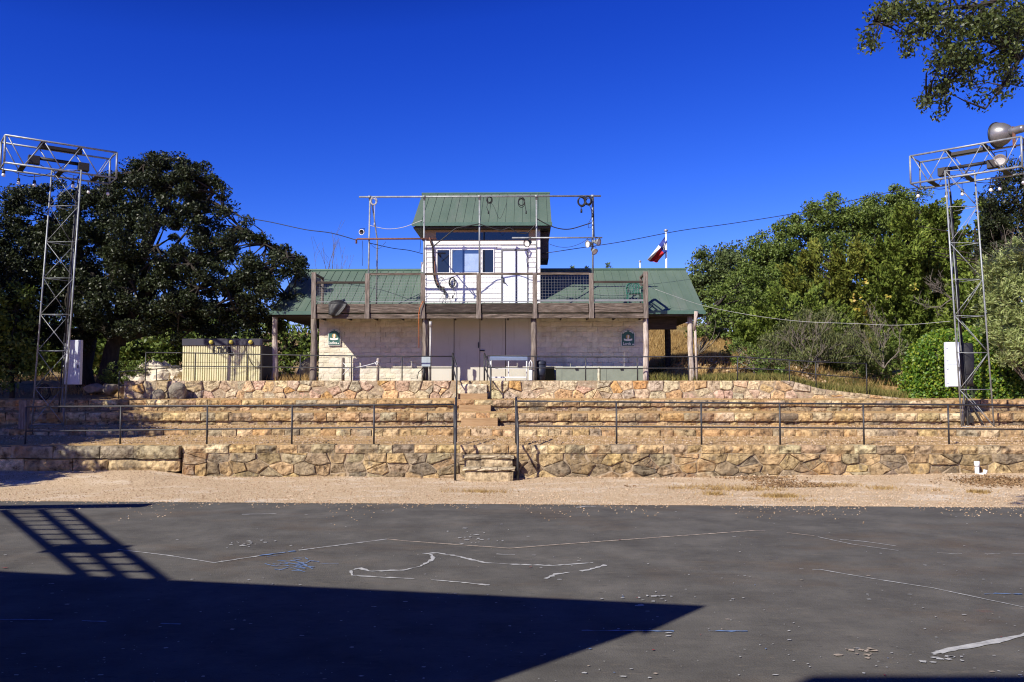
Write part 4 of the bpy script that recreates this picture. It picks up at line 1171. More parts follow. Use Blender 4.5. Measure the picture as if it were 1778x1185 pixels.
tag(o, 'crumpled black tarp slung over the left balcony edge', 'tarp')
m = MB(); p = W(727, 528, 30.0); q = W(727, 605, 30.0); s0 = W(737, 527, 30.1)
m.tube([(s0.x, 30.12, s0.z + .02), (s0.x - .05, 30.08, s0.z + .08), (p.x + .03, 30.06, p.z - .15), (p.x, 30.06, p.z - .35), (q.x, 30.06, q.z)], .016, 6)
o = m.build('orange_cable', MAT['cable_orange'], smooth=True); tag(o, 'orange cable hanging down beside the second balcony post', 'cable')

# white debris in the tall grass by the wall behind the left end
p = W(533, 632, 33.5)
o = boulder(p.x, 33.5, 2.15, .42, .35, .62, 21, 'boulder', MAT['rock'], 'upright pale rock in the shade between the two left posts', 'boulder')

# ---------------------------------------------------------------- corrugated shed with balls and letters
YK = 31.2
root = thing('corrugated_shed', (X(383, YK), YK, UZ), 'cream corrugated metal shed with a dark top board and black letters', 'shed')
x0, x1 = X(316, YK), X(452, YK); zf, zt = Z(600, YK), Z(588, YK)
m = MB(); n = 34; prof = []
for k in range(n):
    t0, t1 = x0 + (x1 - x0) * k / n, x0 + (x1 - x0) * (k + 1) / n; w = t1 - t0
    prof += [(t0, YK), (t0 + w * .55, YK), (t0 + w * .66, YK + .045), (t0 + w * .9, YK + .045)]
prof.append((x1, YK))
seg = [UZ - .05, Z(642, YK), Z(630, YK), zf]
for (a, b) in ((UZ - .05, Z(640.5, YK)), (Z(640, YK), Z(629.5, YK)), (Z(629, YK), zf)):
    vs = [(x, y, a) for x, y in prof] + [(x, y + .006, b) for x, y in prof]; k = len(prof)
    m.add(vs, [(i, i + 1, k + i + 1, k + i) for i in range(k - 1)])
m.box((x0 + .01, YK + .06, UZ - .05), (x1 - .01, YK + 1.5, zf))
m.build('corrugated_wall', MAT['corrugated'], root, fix=False)
m = MB(); m.box((x1 + .0, YK - .01, UZ - .05), (x1 + .05, YK + 1.5, zf)); m.build('corner_trim', MAT['dark_metal'], root)
m = MB(); m.box((x0 - .02, YK - .03, zf + .004), (x1 + .05, YK + .1, zt)); m.box((x0 - .02, YK + .101, zt - .06), (x1 + .05, YK + 1.55, zt)); m.build('top_board', MAT['dark_fascia'], root, bevel=.006)
for px in (366.5, 401, 435):
    b = bmesh.new(); bmesh.ops.create_icosphere(b, subdivisions=3, radius=.082)
    q = W(px, 594.5, YK - .08); bmesh.ops.translate(b, verts=b.verts, vec=(q.x, YK - .07, q.z))
    me = bpy.data.meshes.new('yellow_ball'); b.to_mesh(me); b.free(); me.materials.append(MAT['yellow_ball']); me.polygons.foreach_set('use_smooth', [True] * len(me.polygons))
    link('yellow_ball', me, root)
curve_text('lettering', 'E', (X(370.2, YK), YK - .01, Z(613.6, YK)), .34, MAT['letter_black'], root, .5, .006, .014)
curve_text('lettering', 'TROQ', (X(388, YK), YK - .01, Z(613.6, YK)), .34, MAT['letter_black'], root, .55, .006, .016)
m = MB()
m.plate([(X(p_, YK), Z(q_, YK)) for p_, q_ in ((396, 603), (398.5, 604), (399, 609), (405, 614), (405, 617), (402, 618), (403, 619), (398, 617), (401, 615), (396, 610))], YK - .016, YK - .004)
m.build('black_swoosh', MAT['letter_black'], root)
m = MB(); m.tube(sag((X(424, YK), YK - .05, zf), (X(452, YK), YK - .05, Z(634, YK)), .35), .012, 6); o = m.build('cable', MAT['cable'], smooth=True); tag(o, 'thin black cable drooping across the right of the corrugated shed', 'cable')
# ================================================================== PIPE RIG ON THE BALCONY
YP = 30.32
rig = thing('lighting_pipe_frame', (X(832, YP), YP, ZD), 'galvanised pipe frame for stage lamps rising above the balcony rail', 'pipe frame')
ztop = Z(342, YP)
for px, pb in ((639.5, 535), (735, 535), (832, 476), (932, 476), (1030.5, 476)):
    m = MB(); xx = X(px, YP); m.tube([(X(px - (2 if px < 700 else 0), YP), YP, Z(pb, YP)), (xx, YP, ztop)], .032, 8)
    m.build('upright_pipe', MAT['galv'], rig, smooth=True)
m = MB(); m.tube([(X(621, YP), YP - .07, ztop), (X(1045, YP), YP - .07, ztop)], .034, 8)
for px in (639.5, 735, 832, 932, 1030.5): m.tube([(X(px - 2.5, YP), YP - .07, ztop), (X(px + 2.5, YP), YP - .07, ztop)], .05, 8); m.tube([(X(px, YP), YP, ztop - .12), (X(px, YP), YP, ztop + .02)], .046, 8)
m.build('top_pipe', MAT['galv'], rig, smooth=True)
m = MB(); m.tube([(X(617, YP), YP - .07, Z(423, YP)), (X(617, YP), YP - .07, Z(416, YP)), (X(619, YP), YP - .07, Z(415, YP)), (X(757, YP), YP - .07, Z(415, YP))], .036, 8); m.build('rusty_cross_pipe', MAT['rust'], rig, smooth=True)
m = MB(); m.tube([(X(889, YP), YP - .07, Z(414, YP)), (X(1047, YP), YP - .07, Z(414, YP))], .03, 8); m.build('cross_pipe', MAT['galv'], rig, smooth=True)
m = MB(); m.tube([(X(641, YP), YP + .05, Z(346, YP)), (X(641.5, YP), YP + .4, Z(360, YP)), (X(647, YP), YP + .7, Z(412, YP)), (X(646.5, YP), YP + .7, Z(526, YP))], .027, 8); m.build('brace_pipe', MAT['galv'], rig, smooth=True)
m = MB(); m.tube([(X(1031.5, YP), YP + .07, Z(345, YP)), (X(1032.5, YP), YP + .07, Z(412, YP))], .035, 8); m.build('brace_pipe', MAT['dark_metal'], rig, smooth=True)

def spot(px, py, d, label, mat='cart_white', s=.13, Y=YP - .1, grp='lamps on the pipe frame'):
    """a small stage lamp: can, front ring, lens and yoke"""
    p = W(px, py, Y); d = Vector(d).normalized()
    root = thing('stage_lamp', p, label, 'lamp', grp)
    m = MB(); m.lathe([(.001, -s * 1.1), (s * .45, -s * 1.05), (s * .6, -s * .5), (s * .85, s * .1), (s, s * .55)], p, d, 18); m.build('lamp_can', MAT[mat], root, smooth=True)
    m = MB(); m.lathe([(s * .98, s * .5), (s * 1.08, s * .52), (s * 1.08, s * .66), (s * .9, s * .66), (s * .88, s * .52)], p, d, 18); m.build('rim', MAT[mat], root)
    m = MB(); m.lathe([(.001, s * .44), (s * .9, s * .5)], p, d, 18); m.build('lens', MAT['glass_dark' if mat == 'cart_white' else 'lamp_white'], root)
    sd = d.cross(Vector((0, 0, 1))).normalized()
    m = MB(); m.tube([p + sd * s * .95, p + sd * s * .95 + Vector((0, 0, s * 1.3)), p - sd * s * .95 + Vector((0, 0, s * 1.3)), p - sd * s * .95], s * .1, 6); m.build('yoke', MAT['black_plastic'], root)
    return root
spot(629, 403.5, (-.25, -1, -.12), 'white ringed lamp facing the stage at the left end of the rusty pipe', 'cart_white', .1)
spot(1023, 424, (-.9, -.6, -.15), 'silver lamp pointing left on the right upright pipe', 'galv', .13)
spot(1037, 420.5, (.8, -.55, -.2), 'silver lamp pointing right just under the right cross pipe end', 'galv', .13)
spot(1031, 436, (.45, -.55, -.55), 'lowest silver lamp on the right upright pipe, pointing down', 'galv', .12)
spot(917, 422, (-.6, -.7, -.35), 'black lamp clamped to the cross pipe by the booth door', 'black_plastic', .14)

def coil(px, py, rx, rz, n, mat, label, tail=None, Y=YP - .12, r=.012):
    p = W(px, py, Y); m = MB()
    for k in range(n):
        a = random.uniform(.8, 1.1); ox, oz = random.uniform(-.03, .03), random.uniform(-.03, .03)
        m.tube([(p.x + ox + rx * a * math.cos(t), Y + .03 * math.sin(t + k), p.z + oz + rz * a * math.sin(t)) for t in [6.4 * i / 20 for i in range(21)]], r, 5)
    if tail:
        q = [W(*t_, Y - .02) for t_ in tail]; m.tube(q, r * .9, 5)
        m.tube([q[-1] + Vector((0, 0, .06)), q[-1] - Vector((0, 0, .06))], r * 2.1, 6)
    o = m.build('cable_coil', MAT[mat], smooth=True); tag(o, label, 'cable coil', 'coiled cables hung on the pipe frame')
coil(649, 350, .11, .13, 5, 'cable_white', 'pale cable coil hung at the left upright of the pipe frame', [(651, 355), (650.5, 375), (650, 390)])
coil(850, 348, .10, .12, 4, 'cable', 'thin dark cable coil hung before the booth roof, right of its middle pipe', [(847, 352), (845, 360), (848, 369)])
coil(905, 351, .12, .16, 4, 'cable', 'dark oval cable coil hung before the right of the booth roof', [(911, 346), (912, 358), (913.5, 369)])
coil(1010, 350, .13, .16, 7, 'cable', 'thick black cable coil left of the right upright pipe', [(1009, 356), (1009, 362), (1009.5, 367)], r=.018)
coil(1021, 349, .11, .15, 5, 'cable', 'smaller black cable coil touching the right upright pipe', [(1023, 356), (1027, 365), (1029, 375)], r=.016)
p = W(785, 490, YW - .12)
coil(785, 490, .12, .2, 5, 'cable', 'black cable coil hanging on the white siding under the window', [(787, 500), (789, 512), (786, 516)], YW - .12, .014)

def cable(pts, label, r=.012, mat='cable', grp=None, name='cable', jitter=0.0):
    P = []
    for (px, py, Y) in pts: P.append(W(px, py, Y))
    # a smooth run through the points
    Q = []
    for i in range(len(P) - 1):
        p0, p1, p2, p3 = P[max(i - 1, 0)], P[i], P[i + 1], P[min(i + 2, len(P) - 1)]
        for k in range(6):
            t = k / 6
            Q.append(.5 * ((2 * p1) + (p2 - p0) * t + (2 * p0 - 5 * p1 + 4 * p2 - p3) * t * t + (3 * p1 - p0 - 3 * p2 + p3) * t ** 3))
    Q.append(P[-1])
    m = MB(); m.tube(Q, r, 5); o = m.build(name, MAT[mat], smooth=True)
    return tag(o, label, 'cable', grp)
a, b = YP - .1, YW - .12
cable([(640, 391, a), (655, 395, a), (675, 398, a), (700, 395, a), (725, 386, a), (733, 383, a)], 'pale cable sagging from the left upright to the booth eaves', .012, 'cable_white')
cable([(932, 380, a), (950, 390, a), (970, 397, a), (990, 398, a), (1015, 391, a), (1027, 387, a)], 'thick black cable sagging right of the booth to the right upright pipe', .02)
cable([(750, 430, a), (775, 410, a), (790, 398, a), (800, 395, a), (832, 389, a)], 'thick looped cable rising from the booth corner to the middle pipe', .022)
cable([(832, 389, a), (860, 398, a), (872, 400, a), (885, 396, a), (898, 404, a), (915, 405, a), (930, 390, a)], 'dark cable strung along the booth eaves right of the middle pipe', .018)
cable([(748, 416, b + .05), (751, 430, b), (752, 455, b), (753, 475, b), (757, 492, b), (762, 500, b), (770, 503, b), (772, 512, b)], 'thick bundle of black cables running down the left of the booth window', .04)
cable([(746, 413, a), (748, 422, a), (752, 432, b), (755, 460, b), (756, 480, b), (763, 497, b), (772, 499, b)], 'rust brown cable bundle knotted at the end of the rusty pipe', .024, 'rust')
for k, (x1_, y1_) in enumerate(((762, 524), (768, 526), (774, 527), (778, 520), (783, 525))):
    cable([(770, 502, b), (771 + k, 508, b), (x1_, y1_, b)], ['first', 'second', 'third', 'fourth', 'fifth'][k] + ' thin cable end from the left, fanning out on the siding below the bundle', .007, grp='loose cable ends on the booth siding')
cable([(772, 500, b), (764, 496, b), (760, 488, b), (766, 482, b), (772, 486, b)], 'small loop of wire on the siding left of the black coil', .008)
cable([(880, 352, a), (868, 380, a), (858, 360, a), (852, 352, a)], 'thin wire hanging in a V before the booth roof', .007)
cable([(731, 385, a), (731, 410, a), (729, 438, a)], 'thin drop cable hanging left of the booth corner', .01)
cable([(629, 418, a), (630, 440, a), (629, 462, a)], 'short drop cable hanging under the rusty pipe end', .009)
cable([(640, 420, a), (650, 430, a), (660, 431, a), (670, 420, a)], 'thin black loop slung under the rusty pipe', .007)
cable([(951, 423, a), (970, 429, a), (990, 429, a), (1010, 422, a), (1022, 413, a)], 'thin black cable sagging below the right cross pipe', .008)
cable([(1027, 366, a), (1027, 378, a), (1022, 388, a), (1022, 396, a), (1027, 394, a)], 'small black loop of cable on the right upright pipe', .009)
# long overhead lines
cable([(390, 366, 33), (420, 377, 32.5), (470, 386, 32), (530, 399, 31.5), (575, 405, 31), (618, 417, YP - .12)], 'black overhead cable running from the dark oak to the rusty pipe', .016)
cable([(640, 422, YP - .12), (680, 431, 31), (710, 435, 31.5), (734, 441, 31.9)], 'black cable running from the left upright down to the booth corner', .014)
cable([(1780, 300, 27), (1660, 318, 30), (1540, 335, 33), (1400, 367, 33), (1280, 387, 33), (1180, 401, 32.5), (1080, 420, 32), (1000, 432, 32), (940, 441, 32.3)], 'long black power line from the right trees to the booth', .014)
cable([(1125, 497, 31.45), (1150, 507, 31), (1225, 532, 31), (1320, 550, 30.5), (1400, 559, 30), (1480, 562, 29), (1560, 565, 28), (1650, 558, 26.6)], 'pale thin cable running from the balcony end to the right light tower', .006, 'cable_white')
m = MB(); m.tube([W(1212, 569, 40), W(1260, 570, 40)], .01, 4); o = m.build('fence_wire', MAT['dark_metal']); tag(o, 'thin fence wire crossing the dry slope right of the cedar post', 'wire')

# ================================================================== LIGHT TOWERS
def tower(base_px, base_py, Yt, top_py, h_px, ends, label, side):
    """three-legged lattice mast with a box truss across its head"""
    bl, br = base_px
    p0 = W((bl + br) / 2, base_py, Yt)
    root = thing('lighting_tower', (p0.x, Yt + .25, p0.z), label, 'light tower', 'lattice light towers on the terrace')
    tl, tr = h_px
    zt = Z(top_py, Yt)
    B = [Vector((X(bl, Yt), Yt, p0.z)), Vector((X(br, Yt), Yt, p0.z))]
    T = [Vector((X(tl, Yt), Yt, zt)), Vector((X(tr, Yt), Yt, zt))]
    wdt = (B[1] - B[0]).length
    B.append(Vector(((B[0].x + B[1].x) / 2 + .06 * wdt * side, Yt + wdt * .8, p0.z))); T.append(Vector(((T[0].x + T[1].x) / 2 + .06 * wdt * side, Yt + wdt * .8, zt)))
    for a, b in zip(B, T):
        m = MB(); m.tube([a - Vector((0, 0, .1)), b], .025, 8); m.build('leg', MAT['galv'], root, smooth=True)
    m = MB(); n = 7
    for f, (i, j) in enumerate(((0, 1), (1, 2), (2, 0))):
        for k in range(n + 1):
            t = k / n
            m.tube([B[i].lerp(T[i], t), B[j].lerp(T[j], t)], .0095, 6)
            if k < n:
                t2 = (k + 1) / n
                if (k + f) % 2: m.tube([B[i].lerp(T[i], t), B[j].lerp(T[j], t2)], .010, 6)
                else: m.tube([B[j].lerp(T[j], t), B[i].lerp(T[i], t2)], .010, 6)
    m.build('bracing', MAT['galv'], root, smooth=True)
    # head truss: ends = two points (px, py top, py bottom, Y)
    (xa, ta, ba, Ya), (xb, tb, bb, Yb) = ends
    TA, BA, TB, BB = W(xa, ta, Ya), W(xa, ba, Ya), W(xb, tb, Yb), W(xb, bb, Yb)
    TA.z = TB.z = (TA.z + TB.z) / 2; BA.z = BB.z = (BA.z + BB.z) / 2
    BA.x, BA.y, BB.x, BB.y = TA.x, TA.y, TB.x, TB.y
    d = (TB - TA).normalized(); nrm = Vector((-d.y, d.x, 0)); dep = nrm * 1.0
    m = MB()
    for q in (Vector((0, 0, 0)), dep):
        for a, b in ((TA, TB), (BA, BB)): m.tube([a + q, b + q], .033, 8)
    m.build('chord', MAT['galv'], root, smooth=True)
    for t_, b_ in ((TA, BA), (TB, BB)):
        m = MB()
        for q in (Vector((0, 0, 0)), dep): m.tube([t_ + q, b_ + q], .032, 8)
        for a in (t_, b_): m.tube([a, a + dep], .024, 6)
        m.build('end_frame', MAT['galv'], root, smooth=True)
    m = MB()
    tops, bots = [0.02, 1 / 3, 2 / 3, .98], [1 / 6, .5, 5 / 6]
    for q in (Vector((0, 0, 0)), dep):
        m = MB()
        for k in range(3):
            bq = BA.lerp(BB, bots[k]) + q
            m.tube([TA.lerp(TB, tops[k]) + q, bq], .018, 6); m.tube([bq, TA.lerp(TB, tops[k + 1]) + q], .014, 6)
        m.build('web', MAT['galv'], root, smooth=True)
    for k in bots:
        m = MB(); m.bar(BA.lerp(BB, k) + Vector((0, 0, .02)), BA.lerp(BB, k) + dep + Vector((0, 0, .02)), .16, .03); m.build('cross_plate', MAT['dark_metal'], root)
    for k in tops[1:3]:
        m = MB(); m.bar(TA.lerp(TB, k), TA.lerp(TB, k) + dep, .14, .03); m.build('cross_plate', MAT['dark_metal'], root)
    m = MB(); m.bar(TA.lerp(TB, .32) + dep * .5 - Vector((0, 0, .06)), TA.lerp(TB, .7) + dep * .5 - Vector((0, 0, .06)), .2, .1)
    m.build('light_bar', MAT['dark_metal'], root)
    # ballast boxes inside the head
    for t, w_ in ((.27, .16), (.72, .16)):
        c_ = BA.lerp(BB, t) + dep * .55 + Vector((0, 0, .34)); m = MB(); m.bar(c_ - d * w_, c_ + d * w_, .24, .26); m.build('ballast_box', MAT['dark_metal'], root, bevel=.01)
    c0, c1 = BA.lerp(BB, .27) + dep * .55 + Vector((0, 0, .42)), BA.lerp(BB, .72) + dep * .55 + Vector((0, 0, .42))
    m = MB(); m.bar(c0, c1, .06, .1); m.tube(sag(c0 - Vector((0, 0, .1)), c1 - Vector((0, 0, .1)), .25), .012, 5); m.tube(sag(BA.lerp(BB, .1) + dep, BA.lerp(BB, .55) + dep * .2 + Vector((0, 0, .3)), .3), .012, 5); m.tube(sag(BA.lerp(BB, .45), BA.lerp(BB, .95) + dep + Vector((0, 0, .1)), .3), .012, 5)
    m.build('wiring', MAT['cable'], root, smooth=True)
    # cable bundle down the rear leg
    m = MB(); q = Vector((0, -.07, 0)); m.tube([T[2] + q - Vector((0, 0, .5)), B[2].lerp(T[2], .55) + q, B[2].lerp(T[2], .32) + q], [.03, .034, .03], 8); m.tube([B[2].lerp(T[2], .36) + q * 1.5, B[2].lerp(T[2], .1) + q * 2, B[2] + q * 1.5], .025, 6); m.build('cable_bundle', MAT['cable'], root, smooth=True)
    return root, TA, TB, BA, BB, dep, B, T
def hang_lamp(p, drop, label, first=[None]):
    m_ = first[0]
    if m_ is not None: return dup(m_, Vector(p), label)
    root = thing('hanging_lamp', p, label, 'lamp', 'small lamps hanging under the tower heads')
    p = Vector(p)
    m = MB(); m.tube([p, p - Vector((0, 0, drop))], .01, 5); m.build('cord', MAT['cable'], root)
    m = MB(); m.lathe([(.001, 0), (.045, .0), (.05, .09), (.04, .1), (.001, .1)], p - Vector((0, 0, drop)), (0, 0, -1), 12); m.build('socket', MAT['black_plastic'], root, smooth=True)
    m = MB(); m.lathe([(.03, 0), (.05, .035), (.054, .07), (.035, .1), (.001, .11)], p - Vector((0, 0, drop + .1)), (0, 0, -1), 14); m.build('bulb', MAT['lamp_white'], root, smooth=True)
    first[0] = root
    return root
L_ = tower((57, 112), 737, 26.0, 292, (79, 131), ((9, 234, 281, 24.9), (203, 266, 311, 26.9)), 'left lattice light tower with a box truss head before the dark oak', -1)
_, TA, TB, BA, BB, dep, B, T = L_
wds = ['at its near left end', 'below its left third', 'left of its mast', 'just right of its mast', 'below its right third', 'at its far right corner']
for k, (t, q) in enumerate(((0.0, .1), (.16, 1), (.3, 1), (.62, .4), (.8, 1), (.98, .9))):
    hang_lamp(BA.lerp(BB, t) + dep * q, .22, 'small lamp hanging under the left tower head ' + wds[k])
R_ = tower((1668, 1724), 741, 25.9, 300, (1651, 1703), ((1580, 272, 325, 26.8), (1773, 237, 283, 24.7)), 'right lattice light tower with a big bowl loudspeaker on its head', 1)
_, TA2, TB2, BA2, BB2, dep2, B2, T2 = R_
wds = ['at its far left corner', 'below its left third', 'left of its mast', 'just right of its mast', 'a hand right of its mast', 'at its near right end']
for k, (t, q) in enumerate(((.04, .3), (.25, 1), (.4, 1), (.66, 1), (.74, 1), (.97, .6))):
    hang_lamp(BA2.lerp(BB2, t) + dep2 * q, .22, 'small lamp hanging under the right tower head ' + wds[k])
# flat cabinets on the towers
def cabinet(px0, px1, pt, pb, Y, dx, mat, label):
    x0, x1, z0, z1 = X(px0, Y), X(px1, Y), Z(pb, Y), Z(pt, Y)
    root = thing('equipment_cabinet', ((x0 + x1) / 2, Y, z0), label, 'cabinet')
    m = MB(); m.box((x0, Y, z0), (x1, Y + .16, z1)); m.build('case', MAT[mat], root, bevel=.01)
    m = MB(); m.box((x0 + .02, Y - .014, z0 + .02), (x1 - .02, Y - .002, (z0 + z1) / 2 - .012)); m.box((x0 + .02, Y - .014, (z0 + z1) / 2 + .012), (x1 - .02, Y - .002, z1 - .02)); m.build('door_panel', MAT[mat], root)
    for zz in (z0 + .12, (z0 + z1) / 2 - .15, (z0 + z1) / 2 + .12, z1 - .2):
        m = MB(); m.box((x0 - .012, Y - .03, zz), (x0 + .03, Y - .0145, zz + .05)); m.build('hinge', MAT[mat], root)
    m = MB(); m.box((x1 - .07, Y - .04, (z0 + z1) / 2 - .2), (x1 - .045, Y - .0145, (z0 + z1) / 2 - .08)); m.build('latch', MAT['black_plastic'], root)
    return root
cabinet(110, 138, 590, 668, 26.95, 0, 'speaker_face', 'tall pale grey cabinet fixed behind the right leg of the left light tower')
cabinet(1645, 1668, 595, 672, 26.3, 0, 'speaker_white', 'tall white cabinet on the left side of the right light tower')
p = W(1681, 670, 26.6)
m = MB(); zt_, zb_ = Z(596, 26.6), Z(671, 26.6); xa, xb = X(1669, 26.6), X(1694, 26.6)
vs, fs = [], []
for j in range(11):
    for i in range(9):
        a_ = 2 * math.pi * i / 9; v = j / 10; r1 = .5 * (1 + .12 * math.sin(5 * v + i * 2.1) * (0 < j < 10))
        vs.append(((xa + xb) / 2 + (xb - xa) * r1 * max(-.95, min(.95, 1.3 * math.cos(a_))), 26.78 + .16 * math.sin(a_) * (1 + .3 * math.sin(4 * v)), zb_ + (zt_ - zb_) * v))
for j in range(10):
    for i in range(9): fs.append((j * 9 + i, j * 9 + (i + 1) % 9, (j + 1) * 9 + (i + 1) % 9, (j + 1) * 9 + i))
fs += [tuple(range(8, -1, -1)), tuple(90 + i for i in range(9))]
m.add(vs, fs); o = m.build('wrapped_box', MAT['tarp'], smooth=True); tag(o, 'box wrapped in black plastic inside the right light tower beside the white cabinet', 'wrapped box')
# big bowl loudspeaker on the right tower head
c_ = W(1737, 234, 25.7); ax = Vector((-.42, .9, .02)).normalized()
root = thing('bowl_loudspeaker', c_, 'large grey bowl shaped loudspeaker on top of the right light tower', 'loudspeaker')
m = MB(); m.lathe([(.10, -.36), (.16, -.34), (.25, -.26), (.34, -.12), (.385, .03), (.395, .12), (.37, .12), (.35, .0), (.2, -.2), (.001, -.26)], c_, ax, 36); m.build('bowl', MAT['bowl'], root, smooth=True)
m = MB(); m.lathe([(.397, .085), (.415, .09), (.415, .13), (.38, .14)], c_, ax, 36); m.build('rim', MAT['black_plastic'], root, smooth=True)
m = MB(); m.lathe([(.001, -.78), (.1, -.77), (.12, -.7), (.12, -.48), (.15, -.42), (.13, -.35)], c_, ax, 24); m.build('driver_housing', MAT['bowl'], root, smooth=True)
m = MB(); e = c_ - ax * .38; m.bar(e + Vector((-.02, -.12, .1)), e + Vector((-.02, -.12, -.5)), .08, .03, (0, 1, 0)); m.bar(e + Vector((.1, .05, -.1)), e + Vector((.1, .05, -.5)), .06, .03, (0, 1, 0)); m.build('bracket', MAT['rust'], root)
p = TB2 + dep2 * .3 + (TB2 - TA2).normalized() * .22 - Vector((0, 0, .35))
root = thing('horn_loudspeaker', p, 'dark upright loudspeaker hung on the near end of the right tower head', 'loudspeaker')
m = MB(); m.lathe([(.001, -.35), (.1, -.34), (.16, -.15), (.19, .2), (.17, .38), (.001, .4)], p, (0, 0, 1), 20); m.build('housing', MAT['galv_dull'], root, smooth=True)
m = MB(); m.bar(p + Vector((-.2, 0, .3)), p + Vector((-.2, 0, -.3)), .05, .14); m.build('bracket', MAT['dark_metal'], root)
p = BB2.lerp(BA2, .06) + dep2 * .5 + Vector((0, 0, .1))
o_ = spot(1737, 276, (-.5, -.6, -.5), 'grey floodlight inside the near end of the right tower head', 'galv_dull', .17, 25.3, 'lamps inside the tower heads')
# clutter at the right tower's foot
m = MB(); q = B2[2]
for k in range(6):
    a_ = random.uniform(-.35, .35); m.tube([(q.x + a_ * .3, q.y - .1, q.z + .7), (q.x + a_, q.y - .25 + .1 * k / 6, q.z + .35), (q.x + a_ * 1.5, q.y - .3, q.z + .02)], .022, 6)
m.box((q.x - .1, q.y - .4, q.z + .1), (q.x + .02, q.y - .3, q.z + .32))
o = m.build('conduit_bundle', MAT['dark_metal'], smooth=False); tag(o, 'bundle of dark conduits rising at the foot of the right light tower', 'conduits')
coil_p = W(73, 690, 26.9)
coil(77, 682, .18, .24, 5, 'cable', 'black hose coil in deep shade at the foot of the left light tower', None, 26.75, .018)
m = MB(); p = W(42, 700, 24.5); m.box((p.x - .1, 24.4, .1), (p.x + .12, 24.6, Z(696, 24.5)))
o = m.build('wooden_box', MAT['wood_v'], bevel=.01); tag(o, 'small grey utility post in shade at the left railing end', 'post')

# ================================================================== FLAGS
def flagpole(px, pt, Y, r, label):
    x = X(px, Y); zt = Z(pt, Y); zb = float(upper(np.array([x]), np.array([Y]))[0]) - .2
    root = thing('flagpole', (x, Y, zb), label, 'flagpole', 'white flagpoles behind the building')
    m = MB(); m.tube([(x, Y, zb), (x, Y, zt)], [r, r * .8], 10); m.build('pole', MAT['pvc'], root, smooth=True)
    m = MB(); m.lathe([(.001, 0), (r * 1.6, .03), (r * 1.7, .1), (.001, .16)], (x, Y, zt), (0, 0, 1), 12); m.build('finial', MAT['galv_dull'], root, smooth=True)
    return root
flagpole(1159, 404, 42, .06, 'tall white flagpole with the lone star flag behind the green roof')
flagpole(1113, 457, 52, .05, 'short white flagpole just showing over the green roof ridge')
def flag(Y, hoist_top, hoist_bot, fly_top, fly_bot, label, nu=26, nv=16):
    """hanging cloth between hoist and fly corners given as (px, py)"""
    root = None; vs = {}; 
    def pt(u, v, dy=0.0):
        ax_ = hoist_top[0] + (fly_top[0] - hoist_top[0]) * u; ay = hoist_top[1] + (fly_top[1] - hoist_top[1]) * u ** .93
        bx_ = hoist_bot[0] + (fly_bot[0] - hoist_bot[0]) * u; by = hoist_bot[1] + (fly_bot[1] - hoist_bot[1]) * u ** 1.35
        q = W(ax_ + (bx_ - ax_) * v, ay + (by - ay) * v, Y)
        return Vector((q.x, Y + .22 * math.sin(7 * u + 2.4 * v) * (.25 + u) + .1 * math.sin(11 * v + 4 * u) + dy, q.z))
    root = thing('flag', pt(0, 1), label, 'flag')
    def patch(name, u0, u1, v0, v1, mat, dy=0.0):
        m = MB(); a_, b_ = 14, 9
        m.add([pt(u0 + (u1 - u0) * i / a_, v0 + (v1 - v0) * j / b_, dy) for j in range(b_ + 1) for i in range(a_ + 1)],
              [(j * (a_ + 1) + i, j * (a_ + 1) + i + 1, (j + 1) * (a_ + 1) + i + 1, (j + 1) * (a_ + 1) + i) for j in range(b_) for i in range(a_)])
        m.build(name, MAT[mat], root, smooth=True, fix=False)
    patch('blue_band', 0, .4, 0, 1, 'flag_blue'); patch('white_band', .4, 1, 0, .3, 'flag_white'); patch('red_band', .4, 1, .3, 1, 'flag_red')
    m = MB(); st = []
    for k in range(10):
        a_ = math.pi / 2 + k * math.pi / 5; rr = 1.1 if k % 2 == 0 else .42
        st.append(pt(.18 + .15 * rr * math.cos(a_), .5 - .23 * rr * math.sin(a_), -.04))
    cpt = pt(.18, .5, -.04)
    m.add([cpt] + st, [(0, i + 1, (i + 1) % 10 + 1) for i in range(10)]); m.build('star', MAT['sign_white'], root, fix=False)
flag(41.95, (1158, 406), (1158.5, 438), (1124, 451), (1142, 456), 'lone star flag in red, white and blue drooping from the tall flagpole')
m = MB(); m.add([W(1112, 461, 52), W(1112, 470, 52), W(1106, 475, 52), W(1105, 470, 51.9)], [(0, 1, 2, 3)])
o = m.build('flag', MAT['flag_blue'], fix=False); s_ = o.modifiers.new('thick', 'SOLIDIFY'); s_.thickness = .01; tag(o, 'small dark blue flag just above the roof ridge on the short pole', 'flag')
